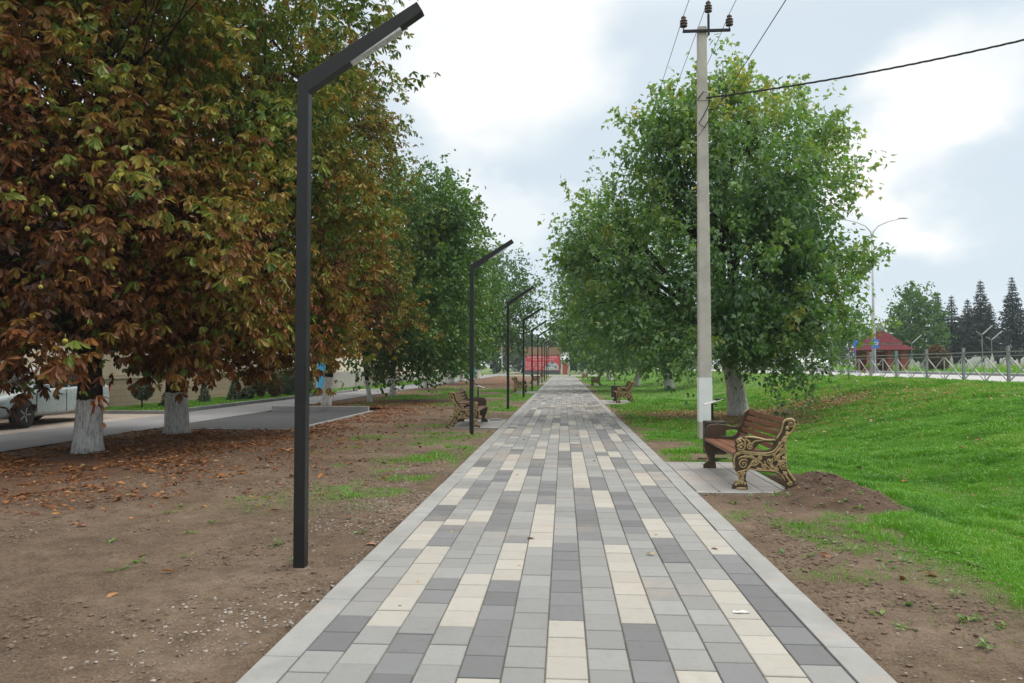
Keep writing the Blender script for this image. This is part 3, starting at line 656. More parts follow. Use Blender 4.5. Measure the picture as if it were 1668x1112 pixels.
build_tree('maple_tree', 'big spreading green maple with leaning whitewashed trunk behind the concrete pole', 'tree', GR, (5.35, 23.4),
    [(5.0, 22.2, 6.7, 2.8, 2.6, 2.6), (3.2, 22.2, 7.7, 1.3, 1.6, 1.5), (2.9, 22.3, 8.5, 0.55, 0.7, 0.8), (6.7, 22.2, 7.2, 1.2, 1.6, 1.3), (6.6, 22.2, 5.4, 0.9, 1.6, 1.0), (6.9, 22, 3.5, 1.3, 1.8, 1.4), (4.6, 21.6, 4.0, 2.7, 2.4, 2.3), (1.4, 22.6, 5.8, 1.2, 1.6, 0.9), (1.9, 22.5, 4.4, 1.5, 1.8, 1.1), (2.0, 22.4, 3.0, 1.4, 1.7, 1.1), (5.7, 22, 8.7, 0.8, 1.1, 0.9), (4.4, 22, 8.8, 0.7, 1.0, 0.7), (6.2, 21.4, 2.2, 1.7, 1.6, 1.0), (7.1, 21.8, 2.1, 1.3, 1.5, 0.9), (7.7, 22.2, 3.9, 0.8, 1.3, 1.1), (4.4, 21.2, 2.3, 1.6, 1.4, 0.9), (2.6, 22, 2.3, 1.5, 1.5, 0.8), (0.4, 22.8, 5.0, 0.6, 0.8, 0.5)],
    'lobed', 5000, 22, M['leaf_maple'], M['bark_maple'], 0.33, 2.4, 201, lean=(-0.42, 0), hv=0.13, leaf=0.16, sprigs=260, limbs=110, hfun=lambda P: 0.34 + 0.26*sm(P[:, 2], 6.5, 9.5) + 0.2*sm(P[:, 0], 6.8, 8.6) + 0.12*sm(-P[:, 0], -3, -0.5))
build_tree('maple_tree', 'second maple, hanging low over the lawn behind the far right bench', 'tree', GR, (6.3, 45.5),
    [(3.6, 45, 7.0, 3.9, 3.4, 4.0), (2.6, 45, 3.8, 3.3, 3.0, 2.3), (1.4, 45, 8.4, 1.3, 1.6, 1.8), (0.6, 45, 5.6, 1.2, 1.4, 1.0), (5.8, 45, 3.2, 3.0, 3.0, 2.2)],
    'lobed', 2300, 22, M['leaf_maple'], M['bark_white'], 0.3, 2.4, 202, lean=(-0.3, 0), hue=0.36, hv=0.13, leaf=0.20, sprigs=70, limbs=40)
build_tree('maple_tree', 'third maple with leaning white trunk near the path', 'tree', GR, (5.4, 57),
    [(3.4, 56, 6.4, 3.7, 3.4, 3.8), (2.4, 56, 3.6, 2.4, 2.6, 2.1), (5.0, 56, 3.4, 3.0, 3.0, 2.2), (-0.2, 56, 4.6, 1.0, 1.2, 0.8)],
    'lobed', 1100, 22, M['leaf_maple'], M['bark_white_far'], 0.28, 2.4, 203, lean=(0.8, 0), hue=0.34, hv=0.12, leaf=0.24, sprigs=40, limbs=24)
build_tree('maple_tree', 'fourth maple, its branches over the far bench', 'tree', GR, (4.6, 76), [(4.0, 75, 5.6, 3.4, 3.6, 3.6), (3.2, 75, 3.0, 2.5, 2.8, 1.8)],
    'lobed', 600, 16, M['leaf_maple'], M['bark_white_far'], 0.28, 2.4, 204, hue=0.26, hv=0.12, leaf=0.215, sprigs=20, limbs=16)
build_tree('maple_tree', 'farthest maple with pale whitewashed trunk at the end of the paving', 'tree', GR, (2.95, 98), [(5.0, 98, 6.0, 3.2, 3.6, 3.4), (4.6, 98, 3.8, 2.6, 3, 1.8)],
    'lobed', 420, 16, M['leaf_maple'], M['bark_white_far'], 0.30, 2.4, 205, hue=0.3, hv=0.12, leaf=0.32, limbs=12)
build_tree('broad_tree', 'round green tree behind the bus shelter', 'tree', None, (41, 90), [(40.8, 90, 5.6, 2.9, 3.4, 4.0), (41.2, 90, 8.4, 1.9, 2.4, 2.6), (39.6, 89, 4.2, 2.2, 2.4, 2.6)],
    'oval', 700, 16, M['leaf_green'], M['bark'], 0.22, 2.4, 301, hue=0.3, hv=0.12, leaf=0.30, sprigs=20, limbs=12)
build_tree('broad_tree', 'lower green tree rising over the bus shelter roof', 'tree', None, (37, 98), [(37, 98, 5.2, 3.4, 3.4, 3.2)],
    'oval', 300, 16, M['leaf_green'], M['bark'], 0.22, 2.4, 302, hue=0.26, hv=0.1, leaf=0.32, limbs=10)

def build_spruce(x, y, h, r, seed, label):
    global rng
    rng = np.random.default_rng(seed); z0 = float(gh(x, y)); root = empty('spruce_tree', (x, y, z0)); tag(root, label, 'spruce', 'spruces in the cemetery')
    t = MB(); t.tube([(0, 0, 0), (0, 0, h*0.5), (0, 0, h)], [0.2, 0.12, 0.02], 8)
    P, D, L, H = [], [], [], []
    z = 0.9
    while z < h-0.15:
        rr = r*(1-(z/h))**0.95*rng.uniform(0.8, 1.15)+0.06; nb = 9 if rr > 0.8 else 6
        for k in range(nb):
            a = (k+rng.random())*2*math.pi/nb; b = rr*rng.uniform(0.75, 1.15); dv = np.array([math.cos(a), math.sin(a), 0])
            m = int(9+b*15); u = rng.random(m)**0.7
            p = dv*(b*u)[:, None] + np.array([0, 0, 1])*(z - 0.28*b*u + 0.22*b*u**2.5)[:, None] + rng.normal(0, 0.07, (m, 3))
            P.append(p); D.append(dv*0.6 + rdir(m)*0.55 + np.array([0, 0, -0.35])); L.append(rng.uniform(0.32, 0.62, m)*(0.30+0.70*(1-z/h)**0.6)); H.append(rng.uniform(0.1, 0.6, m) + 0.4*u**3)
            if k % 2 == 0: t.tube([(0, 0, z), tuple(dv*b*0.8 + np.array([0, 0, z-0.2*b]))], [0.03, 0.01], 4, False)
        z += rng.uniform(0.30, 0.42)
    P = np.concatenate(P); D = np.concatenate(D); L = np.concatenate(L); H = np.concatenate(H)
    leaf_object('crown', P, D, rdir(len(P))*0.7+np.array([0, 0, 0.8]), L, L*0.34, H, M['leaf_spruce'], root)
    t.build('trunk', M['bark'], root, smooth=True)
for x, y, h, r, s, lb in ((48.2, 100, 10.0, 1.5, 1, 'slimmest spruce, at the left end of the cemetery spruces'), (50.4, 101, 9.6, 1.9, 2, 'twin-topped looking spruce beside the slimmest one'),
        (53.0, 99, 11.4, 2.3, 3, 'pointed dark spruce standing clear in the middle of the row'), (57.4, 100, 11.8, 2.5, 4, 'broad dark spruce at the right edge of the picture'), (55.0, 106, 9.6, 2.3, 5, 'short spruce between the two tallest ones'), (60.6, 100, 11.4, 2.5, 6, 'spruce cut by the right edge of the picture'), (47, 108, 8.2, 2.4, 8, 'low spruce behind the round green tree'),
        (52.0, 108, 8.6, 2.3, 9, 'low spruce behind the twin-topped looking one'), (59.0, 108, 9.2, 2.3, 10, 'low spruce behind the broad one at the right edge')):
    build_spruce(x, y, h, r*1.18, s, lb)

# far-off wood
def build_far_wood():
    global rng
    rng = np.random.default_rng(55); P, H = [], []
    for x, y, h, r, n in [(-62+7*i+rng.normal(0, 2), 185+rng.normal(0, 14), rng.uniform(8, 13), rng.uniform(4, 6.5), 420) for i in range(24)] + [(-12+4*i, 150+rng.normal(0, 4), rng.uniform(5.5, 7.5), 3.0, 300) for i in range(9)]:
        d = rdir(n); q = d*np.array([r, r, h*0.5])*(0.6+0.42*rng.random((n, 1))) + np.array([x, y, h*0.52]); P.append(q); H.append(np.full(n, rng.uniform(0.2, 0.8)))
    P = np.concatenate(P); H = np.concatenate(H)+rng.normal(0, 0.15, len(P)); L = rng.uniform(0.7, 1.5, len(P))
    k = P[:, 2] > 0.1; P, H, L = P[k], H[k], L[k]
    tag(leaf_object('far_wood', P, rdir(len(P)), rdir(len(P)), L, L*0.75, H, M['leaf_wood']), 'hazy wood beyond the end of the path', 'wood', kind='stuff')
build_far_wood()

# ------------------------------------------------------------------ grass, fallen leaves, clods
def scatter(n, x0, x1, y0, y1, w, power=0.0):
    x = rng.uniform(x0, x1, n)
    u = rng.random(n)
    y = y0 + (y1-y0)*u if not power else (y0**(1-power) + u*(y1**(1-power)-y0**(1-power)))**(1/(1-power))
    k = rng.random(n) < w(x, y); return x[k], y[k]
def blades(name, x, y, h, wd, hue, label):
    n = len(x); z = gh(x, y)-0.006; a = rng.uniform(0, 2*math.pi, n); l = rng.uniform(0.1, 0.75, n)*h; b = rng.uniform(0, 2*math.pi, n)
    P = np.stack([x, y, z], 1); s = np.stack([np.cos(a), np.sin(a), np.zeros(n)], 1)*wd[:, None]*0.5
    ln = np.stack([np.cos(b)*l, np.sin(b)*l, np.zeros(n)], 1); up = np.array([0, 0, 1.0])
    V = np.stack([P-s, P+s, P+ln*0.35+up*(h*0.6)[:, None]+s*0.75, P+ln*0.35+up*(h*0.6)[:, None]-s*0.75, P+ln+up*(h*(1-0.25*l/h))[:, None]], 1).reshape(-1, 3)
    i = np.arange(n)[:, None]*5
    o = np_mesh(name, V, [i+np.array([0, 1, 2, 3]), i+np.array([3, 2, 4])], M['grass'], attrs=[('hue', 'FACE', np.concatenate([hue, hue]))])
    return tag(o, label, 'grass', kind='stuff')
rng = np.random.default_rng(21)
def not_pad(x, y):
    k = np.ones(len(x))
    for p in PADS: k = k*~in_box(x, y, *p, 0.02)
    return k*~in_box(x, y, *BAY, 0.1)*(1-sm(heap(x, y), 0.015, 0.04))
wr = lambda x, y: (grass_w(x, y)**1.5)*(0.25+0.75*sm(fbm(x*3, y*3, 3, 5), 0.30, 0.5))*not_pad(x, y)*np.where(x < y*0.68+1.2, 1.0, np.where(x < y*0.95+5.5, 0.45, 0.0))
xs_, ys_ = [], []
for (n, a, b, c, d) in ((30000, 1.7, 7.8, 1.2, 3.6), (620000, 1.7, 7.8, 3.6, 9.5), (110000, 7.8, 12.5, 1.2, 9.5), (420000, 1.7, 11, 9.5, 17), (40000, 11, 12.5, 9.5, 17), (260000, 1.7, 12.6, 17, 34), (60000, 1.7, 12.6, 34, 100)):
    X, Y = scatter(n, a, b, c, d, wr); xs_.append(X); ys_.append(Y)
X = np.concatenate(xs_); Y = np.concatenate(ys_); n = len(X)
tuft = sm(fbm(X*2.2, Y*2.2, 4, 15), 0.40, 0.72); dd = np.hypot(X, Y); tall = sm(fbm(X*0.9, Y*0.9, 3, 25), 0.56, 0.74)
hgt = (0.022+0.10*tuft*rng.random(n)**0.8+0.02*rng.random(n)+0.07*tall*rng.random(n))*(0.55+0.45*grass_w(X, Y))
dry = sm(fbm(X*0.55+7, Y*0.4, 4, 19), 0.44, 0.62)*(0.25+0.75*sm(X, 5.5, 9)) + 0.5*sm(fbm(X*2.4, Y*2.4, 3, 29), 0.60, 0.74)
hue = -0.10+1.0*fbm(X*1.1, Y*1.1, 4, 17)*rng.uniform(0.55, 1.25, n) + np.where(rng.random(n) < 0.04, 0.5, 0) + 0.55*dry*rng.random(n)
blades('lawn_grass', X, Y, hgt, np.clip(0.0016*dd/1.6, 0.0045, 0.03)*rng.uniform(0.7, 1.3, n), np.clip(hue, 0, 1), 'bright green lawn grass right of the path')
wl = lambda x, y: (grass_w(x, y)**1.4)*(0.1+0.9*sm(fbm(x*4, y*4, 3, 8), 0.38, 0.62))*not_pad(x, y)*(x > -y*0.85-3)
xs_, ys_ = [], []
for (n, a, b, c, d) in ((120000, -6, -1.62, 5, 14), (130000, -9.6, -1.62, 14, 30), (90000, -9.6, -1.62, 30, 56), (40000, -15.1, -12.4, 22.9, 39), (8000, -14.9, -12.4, 38.5, 44), (16000, -14.9, -12.4, 48, 75)):
    X, Y = scatter(n, a, b, c, d, wl); xs_.append(X); ys_.append(Y)
X = np.concatenate(xs_); Y = np.concatenate(ys_); n = len(X); dd = np.hypot(X, Y)
blades('verge_grass', X, Y, 0.02+0.05*rng.random(n)*fbm(X*2, Y*2, 2, 9)*1.6, np.clip(0.0011*dd, 0.004, 0.04), np.clip(0.15+0.6*rng.random(n)+np.where(rng.random(n) < 0.1, 0.4, 0), 0, 1), 'thin green grass patches left of the path')
X, Y = scatter(70000, 24, 60, 28, 98, lambda x, y: 0.25+0.75*sm(x, 28, 32)); n = len(X)
blades('cemetery_grass', X, Y, rng.uniform(0.08, 0.25, n)+0.45*sm(X, 29, 33)*rng.random(n), np.full(n, 0.08), np.clip(rng.uniform(0.2, 0.8, n)+0.25*sm(X, 29, 33), 0, 1), 'rough grass between the road and the gravestones')
# a few weeds in the bare soil
WX, WY, WL, WH = [], [], [], []
def build_weeds():
    P, D, L, H = [], [], [], []
    spots = [(rng.uniform(-5, -1.7), rng.uniform(3.7, 8)) for _ in range(18)] + [(rng.uniform(1.75, 3.3), rng.uniform(3.9, 9)) for _ in range(44)]
    for x, y in spots:
        k = rng.integers(5, 13); a = rng.uniform(0, 6.28, k); r = rng.uniform(0.0, 0.05, k)
        px, py = x+np.cos(a)*r, y+np.sin(a)*r
        P.append(np.stack([px, py, gh(px, py)+rng.uniform(0.004, 0.02, k)], 1)); D.append(np.stack([np.cos(a), np.sin(a), rng.uniform(0.1, 0.7, k)], 1)); L.append(rng.uniform(0.025, 0.06, k)); H.append(rng.uniform(0.2, 0.8, k))
    P, D, L, H = map(np.concatenate, (P, D, L, H))
    tag(leaf_object('weeds', P, D, np.tile([0, 0, 1.0], (len(P), 1))+rdir(len(P))*.3, L, L*0.5, H, M['leaf_green']), 'small green weeds in the bare soil', 'weeds', kind='stuff')
build_weeds()
def build_litter():
    def lw(x, y): return litter_w(x, y)**1.1*not_pad(x, y)*sm(fbm(x*1.7, y*1.7, 3, 33), 0.30, 0.58)
    X1, Y1 = scatter(95000, -10.5, -1.7, 7, 30, lw)
    X1b, Y1b = scatter(5000, -10.5, -1.7, 30, 95, lw)
    X2, Y2 = scatter(340, -7, -1.65, 4.2, 12, lambda x, y: 0.75*sm(fbm(x, y, 2, 37), 0.4, 0.6))
    X2b, Y2b = scatter(1500, -8, -1.65, 9, 24, lambda x, y: 0.8*sm(fbm(x*1.3, y*1.3, 3, 38), 0.45, 0.65))
    X3, Y3 = scatter(24000, 1.6, 10.5, 17, 31, lambda x, y: litter_w(x, y)**1.3*0.8*not_pad(x, y)+0.05)
    X4, Y4 = scatter(420, 1.7, 11, 3.9, 22, lambda x, y: 0.8*np.ones(len(x)))
    n1, n2 = len(X1)+len(X1b), len(X2)+len(X2b)
    X = np.concatenate([X1, X1b, X2, X2b, X3, X4]); Y = np.concatenate([Y1, Y1b, Y2, Y2b, Y3, Y4]); n = len(X)
    H = np.clip(rng.normal(0.40, 0.22, n), 0, 0.95); a3 = slice(n1+n2, n1+n2+len(X3)); H[a3] = np.clip(rng.normal(0.72, 0.22, len(X3)), 0.1, 1)
    L = 0.03+0.10*rng.random(n)**2.0; L[a3] = rng.uniform(0.05, 0.10, len(X3))
    P = np.stack([X, Y, gh(X, Y)+rng.uniform(0.006, 0.03, n)+0.035*((X > 0)*grass_w(X, Y))], 1); a = rng.uniform(0, 6.28, n)
    D = np.stack([np.cos(a), np.sin(a), rng.normal(0, 0.22, n)], 1); Nn = rdir(n)*0.45+np.array([0, 0, 1.0])
    tag(leaf_object('fallen_leaves', P, D, Nn, L, L*rng.uniform(0.35, 0.6, n), H, M['litter']), 'rust brown fallen leaves scattered over the soil', 'fallen leaves', kind='stuff')
    X, Y = scatter(5200, -1.5, 1.6, 17, 46, lambda x, y: np.exp(-((y-27)/7)**2)*(0.25+0.75*sm(x, -1.2, 1.6))*0.55); n = len(X)
    Xp, Yp = scatter(40, -1.5, 1.5, 4, 17, lambda x, y: 0.7*np.ones(len(x))); X = np.concatenate([X, Xp]); Y = np.concatenate([Y, Yp]); n = len(X)
    P = np.stack([X, Y, np.full(n, 0.008)], 1); a = rng.uniform(0, 6.28, n)
    D = np.stack([np.cos(a), np.sin(a), rng.normal(0, 0.12, n)], 1); L = rng.uniform(0.04, 0.09, n)
    tag(leaf_object('fallen_leaves', P, D, rdir(n)*0.3+np.array([0, 0, 1.0]), L, L*0.55, np.clip(rng.normal(0.75, 0.2, n), 0.1, 1), M['litter']), 'dry pale leaves strewn on the paving under the maples', 'fallen leaves', kind='stuff')
build_litter()
ICO = None
def build_clods():
    bm = bmesh.new(); bmesh.ops.create_icosphere(bm, subdivisions=1, radius=1.0)
    iv = np.array([v.co[:] for v in bm.verts]); fi = np.array([[v.index for v in f.verts] for f in bm.faces]); bm.free()
    def make(name, X, Y, S, mat, label, flat):
        n = len(X); jit = rng.uniform(0.65, 1.3, (n, len(iv), 1)); sc3 = S[:, None, None]*np.stack([rng.uniform(0.8, 1.3, n), rng.uniform(0.8, 1.3, n), rng.uniform(flat, flat+0.4, n)], 1)[:, None]
        V = iv[None]*jit*sc3 + np.stack([X, Y, gh(X, Y)+S*0.15], 1)[:, None]
        F = (np.arange(n)[:, None, None]*len(iv)+fi[None]).reshape(-1, 3)
        tag(np_mesh(name, V.reshape(-1, 3), [F], mat), label, 'stones' if 'stone' in label else 'soil', kind='stuff')
    X1, Y1 = scatter(34000, -6.5, -1.6, 3.4, 13, lambda x, y: sm(fbm(x*1.2, y*1.2, 3, 13), 0.42, 0.65)); X2, Y2 = scatter(16000, 1.6, 3.9, 3.4, 10, lambda x, y: (1-grass_w(x, y))*sm(fbm(x*2, y*2, 3, 14), 0.38, 0.6))
    X3 = rng.normal(2.95, 0.45, 1300); Y3 = rng.normal(8.75, 0.55, 1300); k = (heap(X3, Y3) > 0.02)&(X3 > 2.76); X3, Y3 = X3[k], Y3[k]
    X5 = rng.normal(-1.98, 0.16, 160); Y5 = rng.normal(5.35, 0.28, 160)
    X = np.concatenate([X1, X2, X3, X5]); Y = np.concatenate([Y1, Y2, Y3, Y5]); k = ((X < PATH_L-0.02) | (X > PATH_R+0.02)) & (not_pad(X, Y) > -1); X, Y = X[k], Y[k]
    make('soil_clods', X, Y, 0.003+0.018*rng.random(len(X))**4.5, M['clod'], 'crumbs and clods of bare brown soil', 0.5)
    X, Y = scatter(3600, -6.5, -1.6, 3.4, 12, lambda x, y: sm(fbm(x*0.9, y*0.9, 3, 16), 0.45, 0.62)*np.maximum(0.25, np.exp(-((x+2.1)/0.7)**2))); X6, Y6 = scatter(9000, -2.9, -1.57, 3.6, 11, lambda x, y: 0.9*sm(x, -2.9, -1.7)*sm(fbm(x*1.5, y*1.1, 3, 46), 0.40, 0.60)); X = np.concatenate([X, X6]); Y = np.concatenate([Y, Y6]); X4, Y4 = scatter(700, 1.6, 3.4, 3.4, 9, lambda x, y: 0.5*np.ones(len(x)))
    X = np.concatenate([X, X4]); Y = np.concatenate([Y, Y4])
    make('gravel_stones', X, Y, 0.0025+0.0115*rng.random(len(X))**3.5, M['stone'], 'pale gravel stones in the soil beside the kerb', 0.4)
build_clods()

# ------------------------------------------------------------------ street lamps
def lamp_proto():
    root = empty('street_lamp'); w = 0.086
    b = MB(); H = 3.72; a = R(31.7); Lr = 1.08; ca, sa = math.cos(a), math.sin(a)
    # pole with mitred top
    bx = w/2; zin = H - w*math.tan(a) + w*(1/math.cos(a)-1)*0 - 0.045
    b.add([(-bx, -bx, -0.15), (bx, -bx, -0.15), (bx, bx, -0.15), (-bx, bx, -0.15), (-bx, -bx, H), (bx, -bx, zin), (bx, bx, zin), (-bx, bx, H)],
          [(3, 2, 1, 0), (4, 5, 6, 7), (0, 1, 5, 4), (1, 2, 6, 5), (2, 3, 7, 6), (3, 0, 4, 7)])
    b.build('pole', M['black_metal'], root, bevel=0.003)
    ar = MB(); p0, p1 = Vector((-bx, 0, H)), Vector((bx, 0, zin)); d = Vector((ca, 0, sa)); n = Vector((-sa, 0, ca))
    ti = p0 + d*Lr; bi = ti - n*w
    y = bx-0.0006
    ar.add([(p0.x, -y, p0.z), (p1.x, -y, p1.z), (bi.x, -y, bi.z), (ti.x, -y, ti.z), (p0.x, y, p0.z), (p1.x, y, p1.z), (bi.x, y, bi.z), (ti.x, y, ti.z)],
           [(0, 1, 2, 3), (7, 6, 5, 4), (0, 3, 7, 4), (1, 5, 6, 2), (2, 6, 7, 3), (0, 4, 5, 1)])
    ar.build('arm', M['black_metal'], root, bevel=0.003)
    led = MB(); c = p0 + d*0.64 - n*(w+0.014)
    led.box(c, (0.46, 0.080, 0.028), 0, 0, -a); lp = led.build('led_panel', M['led'], root, bevel=0.002)
    fr = MB()
    for s in (-0.11, 0.0, 0.11): fr = MB(); fr.box(c + d*s - n*0.0145, (0.006, 0.070, 0.003), 0, 0, -a); fr.build('lens_rib', M['pale_metal'], lp)
    ft = MB(); ft.lathe([(0.10, -0.06), (0.09, 0.004), (0.07, 0.014), (0.062, 0.016)], n=11); ft.build('footing', M['clod'], root, smooth=True)
    return root
lp0 = lamp_proto()
LAMPS = [(-1.98, 5.57), (-2.0, 16.25), (-1.92, 25.9), (-1.9, 35.6), (-1.9, 45.3), (-1.88, 54.9), (-1.86, 64.6), (-1.86, 73.0), (-1.86, 81.5), (-1.86, 90)]
WHERE = ['nearest black angled street lamp, whole pole in front of the chestnut trees', 'black angled street lamp beside the nearest left bench', 'third black lamp along the path, arm against the green trees', 'fourth black lamp, just beyond the second left bench',
         'fifth black lamp, its pole crossing the third left bench', 'sixth black lamp, in front of the red banner', 'seventh black lamp down the path', 'eighth black lamp down the path', 'ninth black lamp, small and far', 'last and smallest black lamp near the red kiosk']
for i, (x, y) in enumerate(LAMPS):
    o = lp0 if i == 0 else copy_tree(lp0)
    o.location = (x, y, float(gh(x, y))); tag(o, WHERE[i], 'street lamp', 'black street lamps along the path')

# ------------------------------------------------------------------ benches
def Z(p): return ((p[0]-470)/830.0, (975-p[1])/830.0)
OUT = [(470,975),(612,975),(605,915),(590,880),(593,845),(600,800),(622,772),(660,770),(700,788),(760,796),(820,794),(880,802),(925,822),(960,855),(985,900),(998,940),(995,975),(1142,975),(1138,945),(1100,905),(1060,850),(1025,800),(1005,755),(997,700),(995,640),(992,590),(990,540),(996,490),(1010,445),(1035,412),(1062,385),(1085,350),(1100,312),(1098,285),(1075,266),(1050,260),(1020,262),(995,276),(972,300),(955,345),(938,392),(915,440),(898,462),(870,472),(800,472),(720,452),(640,443),(585,448),(550,452),(528,466),(508,484),(498,505),(510,525),(500,545),(508,570),(512,600),(495,622),(480,645),(474,700),(485,745),(502,785),(520,820),(535,855),(536,888),(505,905),(484,925),(470,940)]
HOLE = [(650,585),(672,570),(700,545),(725,515),(760,500),(800,494),(850,500),(888,505),(880,540),(850,575),(800,592),(720,595)]
HOLE2 = [(672,487),(710,496),(690,520),(662,540),(640,520)]
SPIR = [(572,722,50,1,0.6),(1046,316,44,-1,2.6),(640,548,36,1,0.5),(1030,908,27,1,3),(962,738,38,-1,0),(692,700,34,-1,1.5),(768,745,30,1,4),(830,690,34,-1,0.8),(905,655,32,1,2.2),(948,580,28,-1,1),(890,768,26,1,5),(735,655,26,1,3.2),(978,660,20,1,2),(552,820,22,-1,1),(975,490,20,1,0),(1003,415,20,-1,2),(985,812,20,-1,4),(650,640,24,-1,0),(1012,360,18,1,1),(600,645,18,1,2),(850,745,20,-1,3),(930,700,18,1,0),(1055,920,0,1,0),(565,870,16,1,1),(930,520,16,-1,2)]
STRK = [[(487,765),(480,690),(500,628),(560,596),(640,604),(720,612),(800,612),(870,592),(912,545),(935,490)],[(500,640),(560,612),(650,622),(740,628),(820,632),(890,610)],[(520,670),(560,650),(640,650),(720,690),(760,720)],
        [(620,762),(690,780),(790,784),(880,790),(945,830),(985,890)],[(515,800),(560,795),(605,775)],[(545,895),(562,850),(590,800)],[(560,905),(575,860)],[(1000,765),(988,640),(985,540),(1000,450),(1060,382),(1094,312)],
        [(902,468),(948,390),(972,305),(1005,274),(1050,268),(1088,288)],[(1000,772),(1060,862),(1130,948)],[(960,790),(1000,850),(1050,920),(1120,960)],[(590,456),(640,451),(720,461),(800,480),(895,478)],[(485,935),(520,908),(565,902),(602,918)],
        [(640,740),(660,700),(690,660)],[(780,690),(800,740),(860,780)],[(700,760),(740,770),(800,765)],[(880,690),(920,640),(985,600)],[(900,740),(950,690),(985,690)],[(600,790),(640,740),(700,735)],[(860,640),(890,610),(930,560),(970,520)],
        [(590,470),(625,490),(645,520)],[(655,520),(700,490),(770,486)],[(505,905),(520,890),(548,890)],[(540,880),(530,850),(505,800)],[(1000,560),(960,600),(900,640)],[(1003,700),(960,700),(925,740)],[(500,965),(600,965)],[(1005,965),(1130,965)],
        [(505,500),(530,475),(565,462)],[(515,560),(545,580),(580,575)],[(520,530),(550,525),(585,540)],[(512,512),(535,500),(560,502)],[(560,470),(585,490),(590,540),(575,580)],[(985,440),(960,480),(940,530)],[(1030,400),(1000,440),(985,470)]]
def bench_proto():
    root = empty('park_bench')
    cu = bpy.data.curves.new('tmp', 'CURVE'); cu.dimensions = '2D'; cu.fill_mode = 'BOTH'; cu.extrude = 0.021; cu.bevel_depth = 0.006; cu.bevel_resolution = 1
    for loop in (OUT, HOLE):
        s = cu.splines.new('POLY'); s.points.add(len(loop)-1); s.use_cyclic_u = True
        for p, q in zip(s.points, loop): u, v = Z(q); p.co = (u, v, 0, 1)
    co = bpy.data.objects.new('tmp', cu); COL.objects.link(co)
    dg = bpy.context.evaluated_depsgraph_get(); me = bpy.data.meshes.new_from_object(co.evaluated_get(dg)); bpy.data.objects.remove(co)
    me.name = 'side_panel'; me.transform(Matrix(((1, 0, 0, 0), (0, 0, -1, 0), (0, 1, 0, 0), (0, 0, 0, 1)))); me.materials.clear(); me.materials.append(M['iron'])
    sw = MB(); fz = -0.029
    for cx, cy, r, dr, ph in SPIR:
        if r == 0: continue
        u0, v0 = Z((cx, cy)); r /= 830.0; pts, rad = [], []
        for k in range(22):
            t = k/21; a = ph + dr*t*2*math.pi*1.6; rr = r*(1-t*0.86); pts.append((u0+rr*math.cos(a), fz-0.010*t, v0+rr*math.sin(a))); rad.append(0.0105*(1-0.35*t))
        sw.tube(pts, rad, 6); sw.lathe([(0.001, -0.012), (0.010, -0.006), (0.011, 0.004)], (u0, fz-0.008, v0), 8, 'Y')
    for st in STRK:
        P = [Vector((Z(q)[0], fz, Z(q)[1])) for q in st]; pts = []
        for i in range(len(P)-1):
            p0, p1, p2, p3 = P[max(i-1, 0)], P[i], P[i+1], P[min(i+2, len(P)-1)]
            for k in range(5):
                t = k/5; pts.append(0.5*((2*p1)+(p2-p0)*t+(2*p0-5*p1+4*p2-p3)*t*t+(3*p1-p0-3*p2+p3)*t**3))
        pts.append(P[-1]); n = len(pts); sw.tube(pts, [0.0135*(0.45+0.55*math.sin(math.pi*(0.12+0.8*i/(n-1)))) for i in range(n)], 6)
    rr = random.Random(3)
    for (cx, cy, r) in [(540, 490, 0.02), (522, 540, 0.018), (548, 555, 0.022), (560, 520, 0.02), (530, 580, 0.016), (498, 930, 0.014), (528, 920, 0.015), (558, 918, 0.015), (586, 922, 0.014)]:
        u, v = Z((cx, cy)); sw.lathe([(0.002, -r), (r*0.75, -r*0.6), (r, 0), (r*0.8, r*0.5)], (u, fz-0.002, v), 9, 'Y')
    swm = sw.build('scrollwork', M['gold'], None, smooth=True)
    Lh = 0.94
    for s in (-1, 1):
        p = bpy.data.objects.new('side_panel', me); COL.objects.link(p); p.parent = root; p.location = (0, s*Lh, 0)
        q = swm if s < 0 else bpy.data.objects.new('scrollwork', swm.data)
        if s > 0: COL.objects.link(q)
        q.parent = p
        if s > 0: q.scale = (1, -1, 1)
    seat = MB()
    for u, v, wd, th in ((0.075, 0.415, 0.125, 0.04), (0.215, 0.412, 0.105, 0.034), (0.335, 0.404, 0.105, 0.034), (0.445, 0.402, 0.085, 0.034)): seat.box((u, 0, v), (wd, 2*Lh-0.05, th))
    seat.build('seat', M['wood'], root, bevel=0.006)
    bk = MB()
    for k in range(5):
        t = k/4; u = 0.525+0.135*t; v = 0.495+0.325*t; bk.box((u, 0, v), (0.03, 2*Lh-0.05, 0.060), 0, 0, R(20))
    bk.build('backrest', M['wood'], root, bevel=0.005)
    ir = MB(); ir.tube([(0.2, -Lh, 0.36), (0.2, Lh, 0.36)], 0.012, 8); ir.tube([(0.45, -Lh, 0.35), (0.45, Lh, 0.35)], 0.012, 8); ir.build('tie_rod', M['iron'], root)
    return root
bp = bench_proto()
BENCH = [(2.05, 10.27, 1, 'nearest park bench, gilded lion scrollwork and brown slats, by the concrete pole'), (2.1, 31.3, 1, 'second right-hand bench, under the big maple by strewn leaves'),
         (2.1, 57.7, 1, 'third right-hand bench, half hidden by drooping maple leaves'), (2.1, 85.7, 1, 'farthest right-hand bench, tiny near the end of the paving'),
         (-2.03, 19.05, -1, 'nearest left-hand bench, cut by the second black lamp pole'), (-2.1, 42.2, -1, 'second left-hand bench, beside the third and fourth lamps'),
         (-2.1, 64.7, -1, 'third left-hand bench behind lamp poles'), (-2.1, 86.7, -1, 'farthest left-hand bench below the red banner')]
